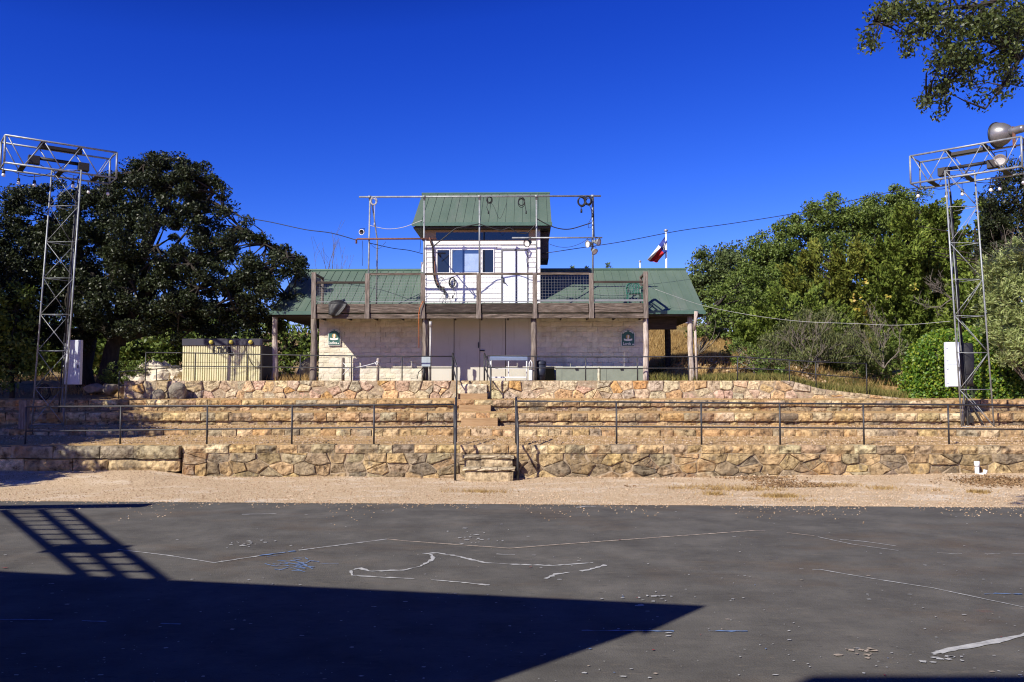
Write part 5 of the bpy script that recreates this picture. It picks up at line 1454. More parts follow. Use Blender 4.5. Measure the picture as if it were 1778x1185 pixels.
# ================================================================== TREES AND PLANTS
def fast_mesh(name, verts, quads, mat, smooth=False):
    me = bpy.data.meshes.new(name)
    nv, nf = len(verts), len(quads)
    me.vertices.add(nv); me.vertices.foreach_set('co', verts.astype(np.float32).ravel())
    me.loops.add(nf * 4); me.loops.foreach_set('vertex_index', quads.astype(np.int32).ravel())
    me.polygons.add(nf); me.polygons.foreach_set('loop_start', np.arange(0, nf * 4, 4, dtype=np.int32))
    try: me.polygons.foreach_set('loop_total', np.full(nf, 4, dtype=np.int32))
    except Exception: pass
    me.update(calc_edges=True)
    me.materials.append(mat)
    return me
def unit(v): return v / np.maximum(1e-9, np.linalg.norm(v, axis=1, keepdims=True))
def leaves(name, P, size, mat, axis=None, aspect=.55, up=.4, parent=None, fold=.25, jit=.35):
    """one folded leaf at each point; axis: preferred direction of the leaf"""
    n = len(P)
    a = rng.normal(size=(n, 3))
    if axis is not None: a = a * jit + axis
    else: a[:, 2] -= .15
    a = unit(a)
    nn = rng.normal(size=(n, 3)); nn[:, 2] += up * 2; nn[:, 1] -= up * .6
    b = unit(np.cross(a, nn)); c = np.cross(b, a)
    s = size * rng.uniform(.6, 1.35, (n, 1))
    w = s * aspect * .5
    base, tip = P - a * s * .5, P + a * s * .5
    mid = P + a * s * .08 - c * w * fold
    l, r_ = mid - b * w, mid + b * w
    V = np.stack([base, r_ + c * w * fold * 2, tip, l + c * w * fold * 2], 1).reshape(-1, 3)
    Q = np.arange(n * 4).reshape(-1, 4)
    return link(name, fast_mesh(name, V, Q, mat), parent)
def lobe_clumps(lobes, dens, cr, inner=.45):
    """clump centres over a set of ellipsoid lobes (cx,cy,cz,rx,ry,rz), most of them near the surface"""
    out = []
    for (cx, cy, cz, rx, ry, rz) in lobes:
        n = max(3, int(dens * (rx * ry + ry * rz + rx * rz)))
        d = unit(rng.normal(size=(n, 3)))
        k = inner + (1 - inner) * rng.random((n, 1)) ** .6
        out.append(np.array([cx, cy, cz]) + d * k * np.array([rx, ry, rz]))
    return np.concatenate(out)
def puff(C, per, cr, flat_=.75):
    n = len(C)
    r_ = cr * rng.uniform(.55, 1.35, n)
    P = np.repeat(C, per, 0); rr = np.repeat(r_, per)[:, None]
    d = unit(rng.normal(size=(n * per, 3))) * (rng.random((n * per, 1)) ** .5)
    d[:, 2] *= flat_
    return P + d * rr
def limb_tubes(m, base, tips, r0, bend=.15, n=7):
    for t in tips:
        b, t = Vector(base), Vector(t)
        L = (t - b).length
        off = Vector((random.uniform(-1, 1), random.uniform(-1, 1), random.uniform(0, .6))) * L * bend
        P = [b.lerp(t, k / n) + off * math.sin(math.pi * k / n) + Vector((random.uniform(-1, 1), random.uniform(-1, 1), random.uniform(-1, 1))) * L * .015 for k in range(n + 1)]
        m.tube(P, [r0 * (1 - .85 * k / n) for k in range(n + 1)], 6, False)
def L3(px, py, Y, rx, ry=None, rz=None):
    p = W(px, py, Y); return (p.x, Y, p.z, rx, ry or rx, rz or rx * .85)
def ground_at(x, y): return float(upper(np.array([float(x)]), np.array([float(y)]))[0])
def tree(name, label, cat, base, trunk_top, r0, lobes, dens, per, cr, size, mat, group=None, limbs=14, up=.4, aspect=.55, bark='bark', flat_=.75, core=0, axis=None, forks=None):
    bx, by = base
    bz = ground_at(bx, by) - .15 if by > 29 else -.8
    root = thing(name, (bx, by, bz), label, cat, group)
    C = lobe_clumps(lobes, dens, cr)
    C = C[C[:, 2] > bz + .35]
    m = MB()
    tt = Vector(trunk_top)
    k = 8; P = [Vector((bx, by, bz)).lerp(tt, i / k) + Vector((.08 * math.sin(3 * i / k + bx), .05 * math.sin(5 * i / k), 0)) * r0 * 3 for i in range(k + 1)]
    m.tube(P, [r0 * (1.35 if i == 0 else 1 - .35 * i / k) for i in range(k + 1)], 10)
    for f in (forks or []): m.tube(*f)
    sel = C[rng.choice(len(C), min(limbs, len(C)), replace=False)]
    limb_tubes(m, tt, [tuple(c_) for c_ in sel], r0 * .5)
    lob = [Vector(l[:3]) for l in lobes]
    limb_tubes(m, tt, lob[:14], r0 * (.62 if r0 < .4 else .36))
    for l in lobes:                                # twigs from each lobe's middle out to its clumps
        cc = Vector(l[:3]); d2 = ((C - np.array(l[:3])) ** 2).sum(1)
        for j in np.argsort(d2)[:26:2]: limb_tubes(m, cc, [tuple(C[j])], r0 * .12, n=4)
    m.build('trunk', MAT[bark], root, smooth=True)
    Pn = puff(C, per, cr, flat_)
    ax = None
    if axis == 'out':
        ax = unit(Pn - np.repeat(C, per, 0) + np.array([0, 0, .25 * cr])) 
    elif axis is not None: ax = np.tile(np.array(axis, float), (len(Pn), 1))
    leaves('crown', Pn, size, MAT[mat], ax, aspect, up, root)
    return root

# ---- the big dark live oak on the left
lob = [L3(300, 330, 33, 1.9, 1.8, 1.5), L3(240, 350, 33.5, 1.8), L3(345, 375, 32.6, .95), L3(180, 385, 33, 2.0), L3(90, 380, 33.5, 1.9), L3(60, 430, 33, 1.6), L3(130, 450, 33, 2.0),
       L3(270, 430, 32.6, 2.2), L3(345, 445, 32.5, 1.4), L3(425, 480, 32.3, 1.2, 1.2, .9), L3(392, 432, 32.4, .8, .8, .6), L3(470, 470, 32.0, 1.15, 1.1, .7), L3(455, 515, 31.9, 1.3, 1.2, .9), L3(500, 452, 31.9, .55, .5, .4),
       L3(380, 530, 32.6, 1.7, 1.5, 1.1), L3(300, 540, 33, 1.6, 1.6, .9), L3(60, 500, 33.2, 1.6, 1.6, 1.2), L3(20, 470, 33.4, 1.5), L3(200, 490, 33.2, 1.7, 1.7, 1.0), L3(440, 555, 32.4, 1.1, 1, .7), *[L3(a_, b_, 32.6, s_, s_, s_ * .8) for a_, b_, s_ in ((282, 278, .5), (318, 290, .45), (252, 285, .45), (225, 300, .5), (372, 335, .55), (362, 318, .35), (388, 362, .45), (415, 395, .5), (432, 408, .4), (462, 425, .45), (488, 440, .4), (512, 448, .35), (190, 325, .5), (150, 350, .5), (30, 345, .6), (8, 375, .6), (515, 470, .35), (500, 520, .5), (470, 560, .5))], *[L3(a_, b_, 31.3, 1.15, .6, .75) for a_, b_ in ((120, 500), (175, 520), (235, 505), (290, 515), (345, 500), (400, 520), (200, 470), (265, 455), (330, 460), (150, 545), (310, 545))], L3(140, 575, 32.2, 1.3, 1, .7), L3(240, 565, 31.9, 1.2, 1, .55), L3(330, 575, 32.6, 1.2, 1, .5), L3(60, 570, 32.4, 1.2, 1, .9), L3(275, 295, 33.2, 1.0, .9, .7), L3(345, 335, 33, .8, .8, .6)]
pb = W(175, 676, 32.6)
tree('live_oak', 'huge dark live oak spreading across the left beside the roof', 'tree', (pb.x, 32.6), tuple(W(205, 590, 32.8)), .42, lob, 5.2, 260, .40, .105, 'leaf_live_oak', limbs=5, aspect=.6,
     forks=[([W(150, 680, 32.9), W(145, 640, 33), W(155, 590, 33), W(140, 540, 33.2), W(110, 480, 33.2)], [.4, .32, .3, .25, .12], 10), ([W(205, 600, 32.8), W(215, 520, 33), W(260, 420, 33), W(300, 340, 33)], [.3, .26, .18, .06], 10)])
lob = [L3(-40, 480, 31, 2.0), L3(-60, 560, 30.5, 2.2), L3(-30, 400, 32, 1.3), L3(-10, 610, 30.5, 1.4, 1.4, 1.0), L3(15, 540, 30.2, 1.0, 1, .9)]
pb = W(-70, 690, 31)
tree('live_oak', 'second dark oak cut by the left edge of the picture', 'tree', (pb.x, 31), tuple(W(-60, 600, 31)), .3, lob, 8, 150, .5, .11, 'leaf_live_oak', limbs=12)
lob = [L3(25, 540, 29.8, .9, .8, 1.0), L3(10, 620, 29.8, 1.0, .9, 1.1), L3(45, 610, 29.9, .7, .6, .8), L3(-15, 580, 29.8, 1.0)]
pb = W(20, 690, 29.9)
tree('cedar_bush', 'dim green cedar bush behind the left light tower at the picture edge', 'bush', (pb.x, 29.9), tuple(W(20, 640, 29.9)), .1, lob, 9, 60, .4, .16, 'leaf_oak', limbs=8)
# trees far behind, seen below the oak's crown
for k, (px, py, Y, rx, lab) in enumerate(((250, 590, 47, 3.0, 'dim green tree behind the white rock pile under the oak crown'), (120, 600, 46, 2.8, 'dim far tree between the left light tower and the oak trunk'),
                                          (345, 575, 52, 3.0, 'far tree showing above the corrugated shed'), (500, 590, 50, 2.4, 'far tree seen under the left porch roof'), (20, 600, 44, 2.8, 'far dark tree behind the bush at the left edge'))):
    p = W(px, py, Y)
    lob = [(p.x, Y, p.z, rx, rx, rx * .6), (p.x - rx * .7, Y + .5, p.z - .4, rx * .6, rx * .6, rx * .45), (p.x + rx * .7, Y, p.z - .3, rx * .65, rx * .6, rx * .5), (p.x, Y - .4, p.z - 1.4, rx * .9, rx * .6, rx * .4)]
    tree('oak_tree', lab, 'tree', (p.x, Y), (p.x, Y, p.z - .6), .25, lob, 2.4, 60, .8, .28, 'leaf_oak', 'far trees behind the left of the terrace', limbs=6)
pb = W(205, 668, 31.5)
lob = [(pb.x + .1, 31.6, pb.z + .35, .75, .5, .5), (pb.x + .7, 31.9, pb.z + .5, .6, .5, .45), (pb.x - .4, 31.7, pb.z + .1, .4, .4, .3)]
tree('shrub', 'small green shrub at the foot of the oak beside the rock pile', 'shrub', (pb.x + .2, 31.7), (pb.x + .2, 31.7, pb.z + .2), .04, lob, 26, 60, .2, .09, 'leaf_oak', limbs=8)
# the shade tree beyond the left edge, which darkens the left of the terrace
lob = [(-19.5, 13.5, 5.6, 2.6, 2.6, 1.6), (-20.0, 17, 6.6, 3.2, 2.8, 1.9), (-20.8, 20.5, 5.8, 3.0, 2.4, 1.8), (-21.6, 23.2, 6.2, 3.4, 2.2, 1.8), (-23, 18, 7.4, 3.2, 3.2, 2), (-17.6, 17.6, 4.9, 1.3, 1.3, .8), (-17.4, 14.6, 5.0, 1.3, 1.3, .8)]
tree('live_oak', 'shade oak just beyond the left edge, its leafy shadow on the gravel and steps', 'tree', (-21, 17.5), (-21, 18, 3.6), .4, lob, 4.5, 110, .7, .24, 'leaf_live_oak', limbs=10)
lob = [(-22.5, 27, 6, 3, 2.5, 2), (-21.8, 25, 5, 2.4, 2, 1.8), (-24.5, 30, 7, 3, 3, 2), (-24, 26, 8, 3, 3, 2)]
tree('live_oak', 'second shade oak beyond the left edge that darkens the ground under the big oak', 'tree', (-25, 26), (-25, 26.5, 3.8), .4, lob, 4.5, 110, .7, .24, 'leaf_live_oak', limbs=8)
# bare twigs above the roof, left
def bare_tree(name, label, cat, base, tips, r0, mat='bare', depth=4, spread=.55, seed=1, kids=3, parent_group=None, tw=.006):
    r_ = random.Random(seed); m = MB()
    def grow(p, d, L, r, k):
        n = 4; P = [p]
        for i in range(n):
            d = (d + Vector((r_.uniform(-1, 1), r_.uniform(-1, 1), r_.uniform(-.6, .8))) * .16).normalized()
            P.append(P[-1] + d * L / n)
        m.tube(P, [max(tw, r * (1 - .45 * i / n)) for i in range(n + 1)], 5 if r > .02 else 3, False)
        if k <= 0: return
        for j in range(kids + (1 if k > 2 else 0)):
            t = P[r_.randint(2, n)]
            dd = (d + Vector((r_.uniform(-1, 1), r_.uniform(-1, 1), r_.uniform(-.5, .9))) * spread * 1.5).normalized()
            grow(t, dd, L * r_.uniform(.5, .8), r * .55, k - 1)
    b = Vector(base)
    for t in tips:
        d = Vector(t) - b; grow(b, d.normalized(), d.length, r0, depth)
    o = m.build(name, MAT[mat], smooth=True, fix=False)
    return tag(o, label, cat, parent_group)
for k, (px, py, lab) in enumerate(((545, 455, 'bare twiggy tree top behind the roof, left one of two'), (575, 452, 'bare twiggy tree top behind the roof, nearer the booth'))):
    p = W(px, py + 60, 44)
    bare_tree('bare_tree', lab, 'tree', (p.x, 44, p.z - 3), [(p.x + .1, 44, p.z - .2)], .04, seed=20 + k, depth=3, spread=.3, parent_group='bare trees behind the roof')
for k, (px, py, s_) in enumerate(((1055, 456, 1.0), (993, 462, .5), (1018, 462, .5))):
    p = W(px, py, 48); h = 2.4
    root = thing('young_cedar', (p.x, 48, p.z - 5), ['pointed cedar top showing above the roof ridge', 'tiny cedar tip over the ridge nearest the booth', 'tiny cedar tip over the ridge between booth and pointed cedar'][k], 'tree', 'cedar tops over the ridge')
    m = MB(); m.tube([(p.x, 48, p.z - 6), (p.x, 48, p.z)], [.12, .015], 6); m.build('trunk', MAT['bark'], root)
    n = 900; t = rng.random(n) ** .7; a_ = rng.random(n) * 6.283; r_ = .08 + t * .75 * s_ * rng.random(n)
    P = np.stack([p.x + r_ * np.cos(a_) + .05 * np.sin(t * 9), 48 + r_ * np.sin(a_), p.z - t * h], 1)
    leaves('crown', P, .2, MAT['leaf_cedar'], np.stack([np.cos(a_), np.sin(a_), np.full(n, .6)], 1), .3, .3, root)

# ---- the right-hand trees
def oak(label, specs, base_px, base_py, Y, r0, mat, dens=4.2, per=80, cr=.6, size=.15, **k):
    lob = [L3(*s) for s in specs]
    p = W(base_px, base_py, Y)
    return tree('oak_tree', label, 'tree', (p.x, Y), tuple(W(base_px, base_py - 60, Y)), r0, lob, dens, per, cr, size, mat, 'oaks on the slope right of the building', limbs=12, **k)
oak('hazy far oak rounding over the roof end on the right', [(1245, 470, 60, 2.2), (1290, 475, 60, 2.4), (1220, 490, 60, 1.5), (1330, 490, 60, 2.2), (1270, 510, 60, 2.6, 2, 1.4), (1340, 530, 58, 2.4)], 1280, 590, 60, .3, 'leaf_far', 4.5, 90, .75, .22)
oak('bushy oak right of the roof end with sky showing through its foot', [(1240, 530, 47, 1.2), (1290, 520, 46, 1.7), (1275, 560, 46, 1.5, 1.4, 1.0), (1225, 560, 47, .9, .8, .9), (1320, 555, 45, 1.5), (1300, 600, 44, 1.2, 1, 1.0)], 1235, 600, 46, .2, 'leaf_oak', 4.2, 160, .5, .15)
oak('tall round oak crown left of the cedars against the sky', [(1435, 375, 46, 1.4, 1.4, 1.0), (1400, 395, 46, 1.4), (1350, 425, 46, 1.5), (1460, 400, 46, 1.2), (1380, 440, 46, 2.0), (1430, 450, 45.5, 1.9), (1340, 480, 46, 1.6), (1310, 450, 46.5, .9), (1370, 510, 45, 1.8)], 1395, 590, 46, .35, 'leaf_oak', 4.2, 210, .52, .14)
oak('oak crown topping the cedars behind the overhead line', [(1505, 375, 45, 1.4), (1550, 345, 45, 1.1, 1, .8), (1535, 385, 45, 1.5), (1590, 360, 45, 1.3), (1480, 410, 45, 1.3), (1560, 420, 44.5, 2)], 1530, 590, 45, .3, 'leaf_oak', 4.2, 210, .52, .14)
oak('dark oak cut by the right edge behind the tower head', [(1765, 350, 33, 1.3), (1790, 400, 33, 1.6), (1745, 385, 33, .9, .8, .7), (1775, 300, 33, .7), (1760, 430, 33.5, 1.2), (1735, 420, 34, .9), (1800, 470, 33, 1.5), (1880, 520, 34, 2.2), (1950, 560, 35, 2.4), (1870, 610, 34, 1.8), (2020, 580, 36, 2.4)], 1800, 620, 33.5, .25, 'leaf_live_oak', 8, 130, .45, .11)

def cedar(label, tips, base, Y, mat, dens=1.0, size=.19, group='cedars right of the building'):
    """juniper: many plume-shaped sprays, each plume a cone of short needles pointing up and out"""
    bx, bpy_ = base; p = W(bx, bpy_, Y); bz = ground_at(p.x, Y) - .2
    root = thing('cedar_tree', (p.x, Y, bz), label, 'tree', group)
    m = MB(); zt = max(W(a, b, Y).z for a, b, *_ in tips) - .6
    m.tube([(p.x, Y, bz), (p.x + .1, Y, (bz + zt) / 2), (p.x, Y, zt)], [.28, .17, .04], 8)
    PP, AA = [], []
    for (tx, ty, r_, hgt) in tips:
        q = W(tx, ty, Y)
        n_pl = int(44 * dens * r_ * hgt ** .9)
        boughs = []
        for k in range(max(5, int(n_pl / 9))):
            t = random.random() ** .75                         # 0 at the tip, 1 at the bottom
            boughs.append((t, r_ * (.10 + .9 * t ** .7) * (.6 + .45 * random.random()), random.uniform(0, 6.283)))
        for k in range(n_pl):
            t, rad, a = random.choice(boughs)
            t = max(0, t + random.gauss(0, .1) / hgt ** .5); a += random.gauss(0, .22)
            rad *= random.uniform(.72, 1.12)
            c_ = Vector((q.x + rad * math.cos(a), Y + rad * math.sin(a) * .9, q.z - .12 - t * hgt))
            if c_.z < bz + .3: continue
            ln = random.uniform(.4, .9); wd = ln * .30
            out = Vector((math.cos(a) * .65, math.sin(a) * .65, random.uniform(.35, 1.1))).normalized()
            nn = 56
            s_ = rng.random(nn); rr = wd * (1 - s_) ** .6 * rng.random(nn) ** .5; th = rng.random(nn) * 6.283
            u = np.array(out.orthogonal().normalized()); w = np.cross(np.array(out), u)
            PP.append(np.array(c_) + s_[:, None] * ln * np.array(out) + (np.cos(th) * rr)[:, None] * u + (np.sin(th) * rr)[:, None] * w)
            AA.append(np.tile(np.array(out), (nn, 1)) + (np.cos(th) * .6)[:, None] * u + (np.sin(th) * .6)[:, None] * w)
            if k % 9 == 0: m.tube([(p.x, Y, max(bz + .3, c_.z - .5)), tuple(c_)], [.04, .012], 4, False)
    m.build('trunk', MAT['bark'], root, smooth=True)
    leaves('crown', np.concatenate(PP), size, MAT[mat], np.concatenate(AA), .42, .3, root, jit=.3)
    return root
cedar('tall green cedar directly left of the right light tower', [(1610, 345, 1.5, 6.5), (1570, 375, 1.5, 6), (1640, 350, 1.2, 6.5), (1540, 420, 1.5, 5), (1655, 420, 1.4, 5), (1600, 450, 2.0, 4.5)], (1605, 640), 38, 'leaf_cedar', 1.0)
cedar('rust tinged cedar standing before the round oak crown', [(1425, 430, 1.3, 5), (1390, 455, 1.2, 4.5), (1470, 420, 1.2, 5.5), (1500, 440, 1.4, 5), (1445, 470, 1.7, 4.5)], (1445, 640), 38.5, 'leaf_cedar_brown', 1.0)
cedar('broad low cedar sweeping down to the railing behind the porch post', [(1370, 495, 1.3, 3.6), (1330, 530, 1.2, 3.0), (1400, 500, 1.3, 3.6), (1300, 570, 1.0, 2.0), (1350, 560, 1.4, 2.6), (1430, 520, 1.3, 3)], (1350, 640), 36.5, 'leaf_cedar', 1.1)
cedar('small cedar filling the slope behind the ivy mound', [(1700, 420, 1.2, 4.5), (1720, 460, 1.2, 4), (1680, 470, 1.2, 4), (1585, 372, .5, 1.5), (1735, 500, 1.0, 3)], (1700, 640), 35.5, 'leaf_cedar', 1.0)
cedar('narrow cedar tip rising right of the tower mast', [(1717, 352, .5, 3.0), (1730, 390, .8, 3)], (1720, 640), 40, 'leaf_cedar', 1.0)

def bush(name, label, lobes, Y, base_px, mat, dens, per, cr, size, aspect=.5, axis=None, up=.3, group=None):
    p = W(base_px, 660, Y)
    return tree(name, label, 'bush', (p.x, Y), (p.x, Y, ground_at(p.x, Y) + .4), .05, [L3(*l) for l in lobes], dens, per, cr, size, mat, group, limbs=10, aspect=aspect, axis=axis, up=up, bark='bare')
bush('feathery_shrub', 'pale feathery shrub at the right edge beside the light tower', [(1750, 470, 28.5, .9), (1770, 520, 28.5, 1.0), (1735, 520, 28.8, .7), (1785, 450, 28.5, 1.0), (1750, 560, 28.7, .8), (1790, 570, 28.5, .9), (1730, 470, 28.8, .5), (1765, 610, 28.6, .8), (1740, 590, 28.8, .6)], 28.9, 1790, 'leaf_pale', 13, 90, .34, .17, .22, 'out')
bush('dusty_bush', 'dusty grey green bush behind the sloping railing', [(1400, 590, 33.5, 1.3, 1, .8), (1440, 570, 34, 1.1, 1, .8), (1360, 620, 33, 1.0, 1, .6), (1460, 610, 33.2, 1.1, .9, .7), (1500, 600, 33.6, .9, .8, .8), (1385, 560, 34, .8, .7, .6), (1340, 600, 33.4, .8, .7, .6)], 33.5, 1420, 'leaf_bush', 10, 70, .38, .14, .25, (0.15, -.1, .8), .2)
bush('dusty_bush', 'low green bush against the railing left of the sloping wall end', [(1300, 620, 32.2, .8, .6, .5), (1330, 640, 31.8, .9, .6, .4), (1275, 600, 33.5, .6, .5, .4)], 32, 1310, 'leaf_oak', 12, 60, .3, .11)
bush('dusty_bush', 'dark thicket between the dusty bush and the ivy mound', [(1510, 620, 35, 1.2, 1, .8), (1550, 610, 35, 1.2, 1, 1.0), (1480, 640, 34.5, .9, .7, .5), (1535, 650, 34, .9, .7, .5)], 35, 1530, 'leaf_oak', 9, 70, .4, .12)
bush('oak_sapling', 'leafy oak sapling with a thin crooked trunk on the dry slope', [(1225, 565, 41, .9, .7, .5), (1250, 575, 41, .6, .5, .4), (1205, 580, 41, .5, .4, .3), (1235, 545, 41, .6, .5, .4)], 41, 1214, 'leaf_oak', 10, 50, .35, .17)
bare_tree('bare_tree', 'grey leafless tree with spreading branches before the cedars', 'tree', tuple(W(1535, 640, 33.2)), [tuple(W(1512, 600, 33.1)), tuple(W(1540, 592, 33.3)), tuple(W(1500, 615, 33)), tuple(W(1556, 606, 33.2)), tuple(W(1525, 585, 33.4))], .028, seed=3, depth=3, spread=.5, parent_group='dead grey trees')
bare_tree('bare_tree', 'dead pale tree trunk with spidery twigs right of the tower mast', 'tree', tuple(W(1753, 490, 31)), [tuple(W(1753, 445, 31)), tuple(W(1746, 435, 31.2))], .035, seed=7, depth=3, spread=.7, parent_group='dead grey trees')
bare_tree('dead_branch', 'tangle of pale dead branches left of the right tower mast', 'branch', tuple(W(1652, 520, 33.5)), [tuple(W(1630, 508, 33.3)), tuple(W(1634, 500, 33.4)), tuple(W(1625, 535, 33.2))], .025, seed=11, depth=3, spread=.6)
bare_tree('brush', 'grey twiggy brush leaning over the railing', 'brush', tuple(W(1400, 640, 32.6)), [tuple(W(1370, 600, 32.5)), tuple(W(1390, 590, 32.7)), tuple(W(1415, 595, 32.4)), tuple(W(1350, 615, 32.2)), tuple(W(1430, 610, 32.6))], .014, seed=5, depth=3, spread=.45)
# yellow leaves caught on the bare tree
P = puff(np.array([tuple(W(px, py, 33)) for px, py in ((1495, 520), (1480, 525), (1488, 535), (1505, 490), (1500, 545), (1512, 590), (1590, 500), (1540, 518))]), 9, .28)
o = leaves('yellow_leaves', P, .14, MAT['leaf_yellow'], None, .8); tag(o, 'sprinkle of yellow autumn leaves on the bare grey tree', 'leaves', kind='stuff')
# ivy mound
def ivy():
    cx, cy = X(1672, 31.2), 31.3; rx, ry, h = 2.55, 1.9, 3.0; bz = .9
    root = thing('ivy_mound', (cx, cy, bz), 'big rounded mound of bright green ivy behind the right light tower', 'ivy')
    def surf(a, t):
        """a round the plan, t 0 at the foot to 1 at the top"""
        r_ = (1 - .16 * t) if t < .55 else (1 - .16 * t) * math.sqrt(max(0, 1 - ((t - .55) / .45) ** 2))
        wob = 1 + .06 * math.sin(3 * a + 4 * t) + .05 * math.sin(7 * a + 1.3)
        sh = 1 + .18 * math.cos(a)               # fuller to the right
        return Vector((cx + rx * r_ * wob * math.cos(a) * sh, cy + ry * r_ * wob * math.sin(a), bz + h * t * (1 - .06 * math.cos(a + 2.6))))
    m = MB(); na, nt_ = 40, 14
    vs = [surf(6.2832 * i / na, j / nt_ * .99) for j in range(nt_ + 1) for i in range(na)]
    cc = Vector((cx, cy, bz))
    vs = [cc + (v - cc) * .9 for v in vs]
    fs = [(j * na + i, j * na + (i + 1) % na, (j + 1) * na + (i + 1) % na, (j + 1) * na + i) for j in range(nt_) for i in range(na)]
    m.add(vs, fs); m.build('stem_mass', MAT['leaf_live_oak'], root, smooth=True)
    P, A = [], []
    for k in range(1500):                         # hanging strings of leaves
        a = random.uniform(math.pi * .9, math.pi * 2.1) if random.random() < .85 else random.uniform(0, 6.283)
        t0 = random.random() ** .8; ln = random.uniform(.05, .22)
        for j in range(int(ln * 110)):
            t = t0 - ln * random.random()
            if t < 0: continue
            q = surf(a + random.gauss(0, .012), min(t, .99)); o_ = (q - Vector((cx, cy, q.z))).normalized()
            P.append(q + o_ * random.uniform(-.14, .1) + Vector((random.gauss(0, .03), random.gauss(0, .03), random.gauss(0, .03)))); A.append((o_.x * .5, o_.y * .5, -.8))
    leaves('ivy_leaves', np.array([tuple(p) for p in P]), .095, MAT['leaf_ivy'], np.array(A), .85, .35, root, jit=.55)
ivy()
# ---- the oak branch hanging in at the top right, from a tree standing right of the stage
root = thing('overhanging_oak', (12.5, 9.5, -.8), 'oak branches hanging into the top right corner against the sky', 'tree')
m = MB()
m.tube([(12.5, 9.5, -.8), (12.4, 9.5, 1.5), (12.0, 9.6, 4.2), (11.3, 9.8, 6.4)], [.45, .36, .3, .22], 10)
YB_ = 10.0
def bp(px, py, d=0): return W(px, py, YB_ + d)
arms = [[bp(1900, -80), bp(1800, -20), bp(1700, 10), bp(1600, 20), bp(1520, 40)],
        [bp(1900, -40), bp(1800, 30, .2), bp(1740, 80, .2), bp(1680, 115, .2), bp(1640, 150, .2), bp(1610, 180, .2)],
        [bp(1900, 0), bp(1810, 60, -.2), bp(1770, 105, -.2), bp(1740, 150, -.2), bp(1712, 188, -.2)],
        [bp(1900, -90, .4), bp(1760, -40, .4), bp(1650, -10, .4), bp(1560, 10, .4)]]
for q in arms: m.tube([Vector((11.3, 9.8, 6.4))] + q, [.16, .06] + [.028, .02, .014, .01, .006][:len(q) - 1], 6, False)
C = []
for (px, py, sx, sy, n) in ((1540, 25, 28, 16, 26), (1510, 70, 9, 14, 9), (1600, 25, 40, 22, 40), (1580, 60, 20, 10, 10), (1575, 85, 8, 6, 4), (1660, 45, 40, 32, 50), (1720, 40, 40, 38, 60), (1760, 70, 24, 32, 36), (1650, 90, 18, 18, 20), (1625, 115, 8, 12, 8), (1680, 105, 20, 14, 20),
                            (1665, 135, 12, 10, 9), (1630, 150, 14, 10, 9), (1610, 175, 7, 6, 6), (1640, 172, 8, 8, 4), (1633, 198, 5, 5, 2), (1745, 110, 14, 14, 14), (1760, 140, 10, 12, 6), (1735, 160, 12, 10, 5), (1705, 145, 12, 6, 3), (1700, 180, 4, 5, 2), (1770, 30, 25, 30, 30)):
    for k in range(n):
        C.append(tuple(bp(px + random.gauss(0, sx * .6), py + random.gauss(0, sy * .6), random.uniform(-.6, .6))))
C = np.array(C)
for j in range(0, len(C), 2):
    best = min((w for q in arms for w in q), key=lambda w: (w - Vector(C[j])).length)
    limb_tubes(m, best, [tuple(C[j])], .014, n=4)
m.build('trunk', MAT['bark'], root, smooth=True)
leaves('crown', puff(C, 28, .15, .9), .058, MAT['leaf_branch'], None, .5, .4, root)

# ================================================================== GROUND COVER
def blades(name, P, h, mat, label, cat, lean=.35, width=.012):
    n = len(P)
    a = rng.random(n) * 6.283; hh = h * rng.uniform(.45, 1.25, n)
    dx = np.stack([np.cos(a), np.sin(a), np.zeros(n)], 1) * width
    le = rng.normal(size=(n, 3)) * lean * hh[:, None]; le[:, 2] = hh
    V = np.stack([P - dx, P + dx, P + le * .6 + dx * .6, P + le], 1).reshape(-1, 3)
    o = link(name, fast_mesh(name, V, np.arange(n * 4).reshape(-1, 4), MAT[mat]))
    return tag(o, label, cat, kind='stuff')
def scatter(n, x0, x1, y0, y1, f):
    x = rng.uniform(x0, x1, n); y = rng.uniform(y0, y1, n)
    return np.stack([x, y, f(x, y)], 1)
def patchy(P, s, keep, seed=0):
    v = np.sin(P[:, 0] * s + seed) + np.sin(P[:, 1] * s * 1.3 + 2 * seed) + np.sin((P[:, 0] + P[:, 1]) * s * .7) + rng.normal(size=len(P)) * .5
    return P[v > np.quantile(v, 1 - keep)]
P = scatter(80000, 4.9, 17, 32.5, 50, upper); P = patchy(P, 1.1, .7)
blades('dry_grass', P, .34, 'grass', 'golden dry grass on the slope right of the building', 'grass', .4)
P = scatter(16000, 8.8, 14.0, 30.0, 33.2, upper); P = patchy(P, 2.0, .75, 1)
blades('weeds', P, .3, 'weed', 'yellow green weeds behind the sloping railing', 'weeds', .35, .014)
P = scatter(9000, 4.8, 9, 30.3, 32.6, upper); P = patchy(P, 1.6, .55, 2)
blades('weeds', P, .28, 'weed', 'pale weeds between the right porch posts and the railing', 'weeds', .4, .012)
P = np.concatenate([patchy(scatter(9000, -14, -7.8, 31.6, 38, upper), 1.4, .6, 3), patchy(scatter(9000, -24, -14.5, 30, 40, upper), 1.2, .5, 4)])
blades('dry_grass', P, .3, 'grass', 'dry grass under the dark oak behind the left end of the wall', 'grass', .4)
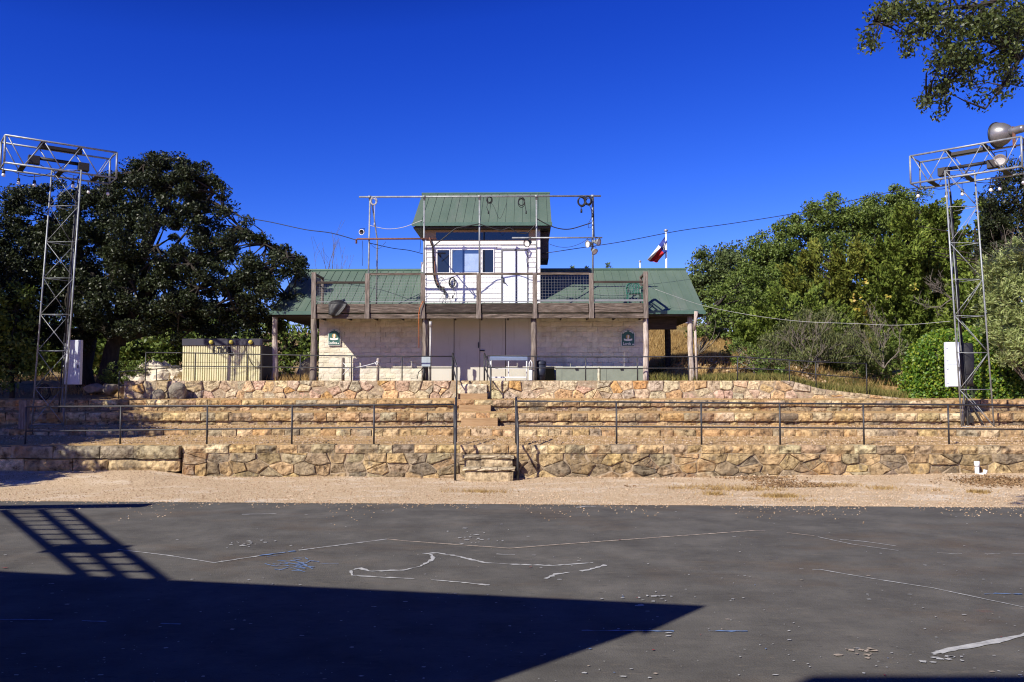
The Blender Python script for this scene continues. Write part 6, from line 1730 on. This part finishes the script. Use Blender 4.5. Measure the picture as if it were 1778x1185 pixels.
# dry tufts on the gravel
TUF = []
for (px, py, sx, n) in ((1355, 853, .22, 500), (1240, 850, .12, 200), (1290, 842, .55, 500), (1460, 838, .25, 160), (1530, 842, .2, 160), (1700, 848, .12, 260), (1250, 838, .4, 200), (840, 847, .35, 260), (1400, 860, .3, 60), (1180, 841, .3, 120), (1610, 845, .4, 60)):
    g = G(px, py, GZ + .1)
    q = np.stack([rng.normal(g.x, sx, n), rng.normal(g.y, .12, n), np.zeros(n)], 1); q[:, 2] = gravel_z(q[:, 0], q[:, 1]); TUF.append(q)
blades('dry_tufts', np.concatenate(TUF), .075, 'grass', 'flat dry grass tufts scattered on the gravel before the lowest wall', 'grass', .8, .008)
def flakes(name, P, size, mat, label, cat):
    o = leaves(name, P, size, MAT[mat], np.tile(np.array([1.0, .2, 0]), (len(P), 1)), .7, 1.6, jit=1.0)
    return tag(o, label, cat, kind='stuff')
g = G(1720, 833, GZ + .12)
q = np.stack([rng.normal(g.x + .15, .5, 1500), rng.normal(g.y, .32, 1500), np.zeros(1500)], 1); q[:, 2] = gravel_z(q[:, 0], q[:, 1]) + .012
q2 = patchy(scatter(9000, 2.2, 9, 18.9, 20.7, lambda x, y: gravel_z(x, y) + .01), 1.5, .14, 5)
flakes('leaf_litter', np.concatenate([q, q2]), .06, 'litter', 'brown fallen leaves drifted along the foot of the lowest wall', 'leaf litter')
T_ = []
for a_, b_, n in ((Y1 + .3, Y2, 2600), (Y2 + .3, Y3, 3000), (Y3 + .3, Y4, 2600), (Y4 + .3, Y5, 2000)):
    T_.append(patchy(scatter(n, XA, XB, a_, b_, lambda x, y: tread(x, y) + .012), 1.3, .4, a_))
flakes('leaf_litter', np.concatenate(T_), .055, 'litter', 'dry leaf crumbs scattered over the seating treads', 'leaf litter')
def pebbles(name, P, size, label):
    n = len(P)
    base = np.array([[1, 0, 0], [0, 1, 0], [-1, 0, 0], [0, -1, 0], [0, 0, .8]])
    V = P[:, None, :] + base[None] * (size * rng.uniform(.4, 1.5, (n, 1, 1))) * rng.uniform(.6, 1.3, (n, 5, 1))
    idx = np.array([[0, 1, 4, 4], [1, 2, 4, 4], [2, 3, 4, 4], [3, 0, 4, 4]])
    me = bpy.data.meshes.new(name)
    F = (np.arange(n)[:, None, None] * 5 + idx[None, :, :3]).reshape(-1, 3)
    me.from_pydata(V.reshape(-1, 3).tolist(), [], F.tolist()); me.materials.append(MAT['pebble'])
    return tag(link(name, me), label, 'gravel', kind='stuff')
nrm_ = rng.uniform(0, 1, 5000); xs_ = rng.uniform(-14, 14, 5000) + .4 * np.sin(rng.uniform(0, 60, 5000)); ed_ = sa.y + (sb.y - sa.y) * (xs_ - sa.x) / (sb.x - sa.x)
pebbles('pebbles', np.stack([xs_, ed_ - .01 - (.35 + .3 * np.sin(2.3 * xs_) + .25 * np.sin(5.1 * xs_)) * 2 * nrm_ ** 5, np.full(5000, .003)], 1), .009, 'stray gravel kicked onto the far edge of the stage')
P = scatter(22000, -13, 14, 15.6, Y1 - .05, lambda x, y: gravel_z(x, y) + .002)
pebbles('pebbles', P, .016, 'loose pinkish pebbles over the gravel strip')
P = np.concatenate([scatter(9000, -16, 17, Y1 + .3, Y2 - .05, lambda x, y: tread(x, y) + .002), scatter(6000, -16, 17, Y2 + .3, Y3 - .05, lambda x, y: tread(x, y) + .002)])
pebbles('pebbles', P, .02, 'loose pale pebbles on the seating walks')
P = np.concatenate([scatter(160, -9, 12, 20.5, 20.85, lambda x, y: gravel_z(x, y) + .005)])
pebbles('pebbles', P, .035, 'larger stone chips along the foot of the lowest wall')
P = scatter(700, 6.5, 13, 32.8, 35, lambda x, y: upper(x, y) + .01)
pebbles('rock_chips', P, .09, 'pale rock chips on the bank right of the building')
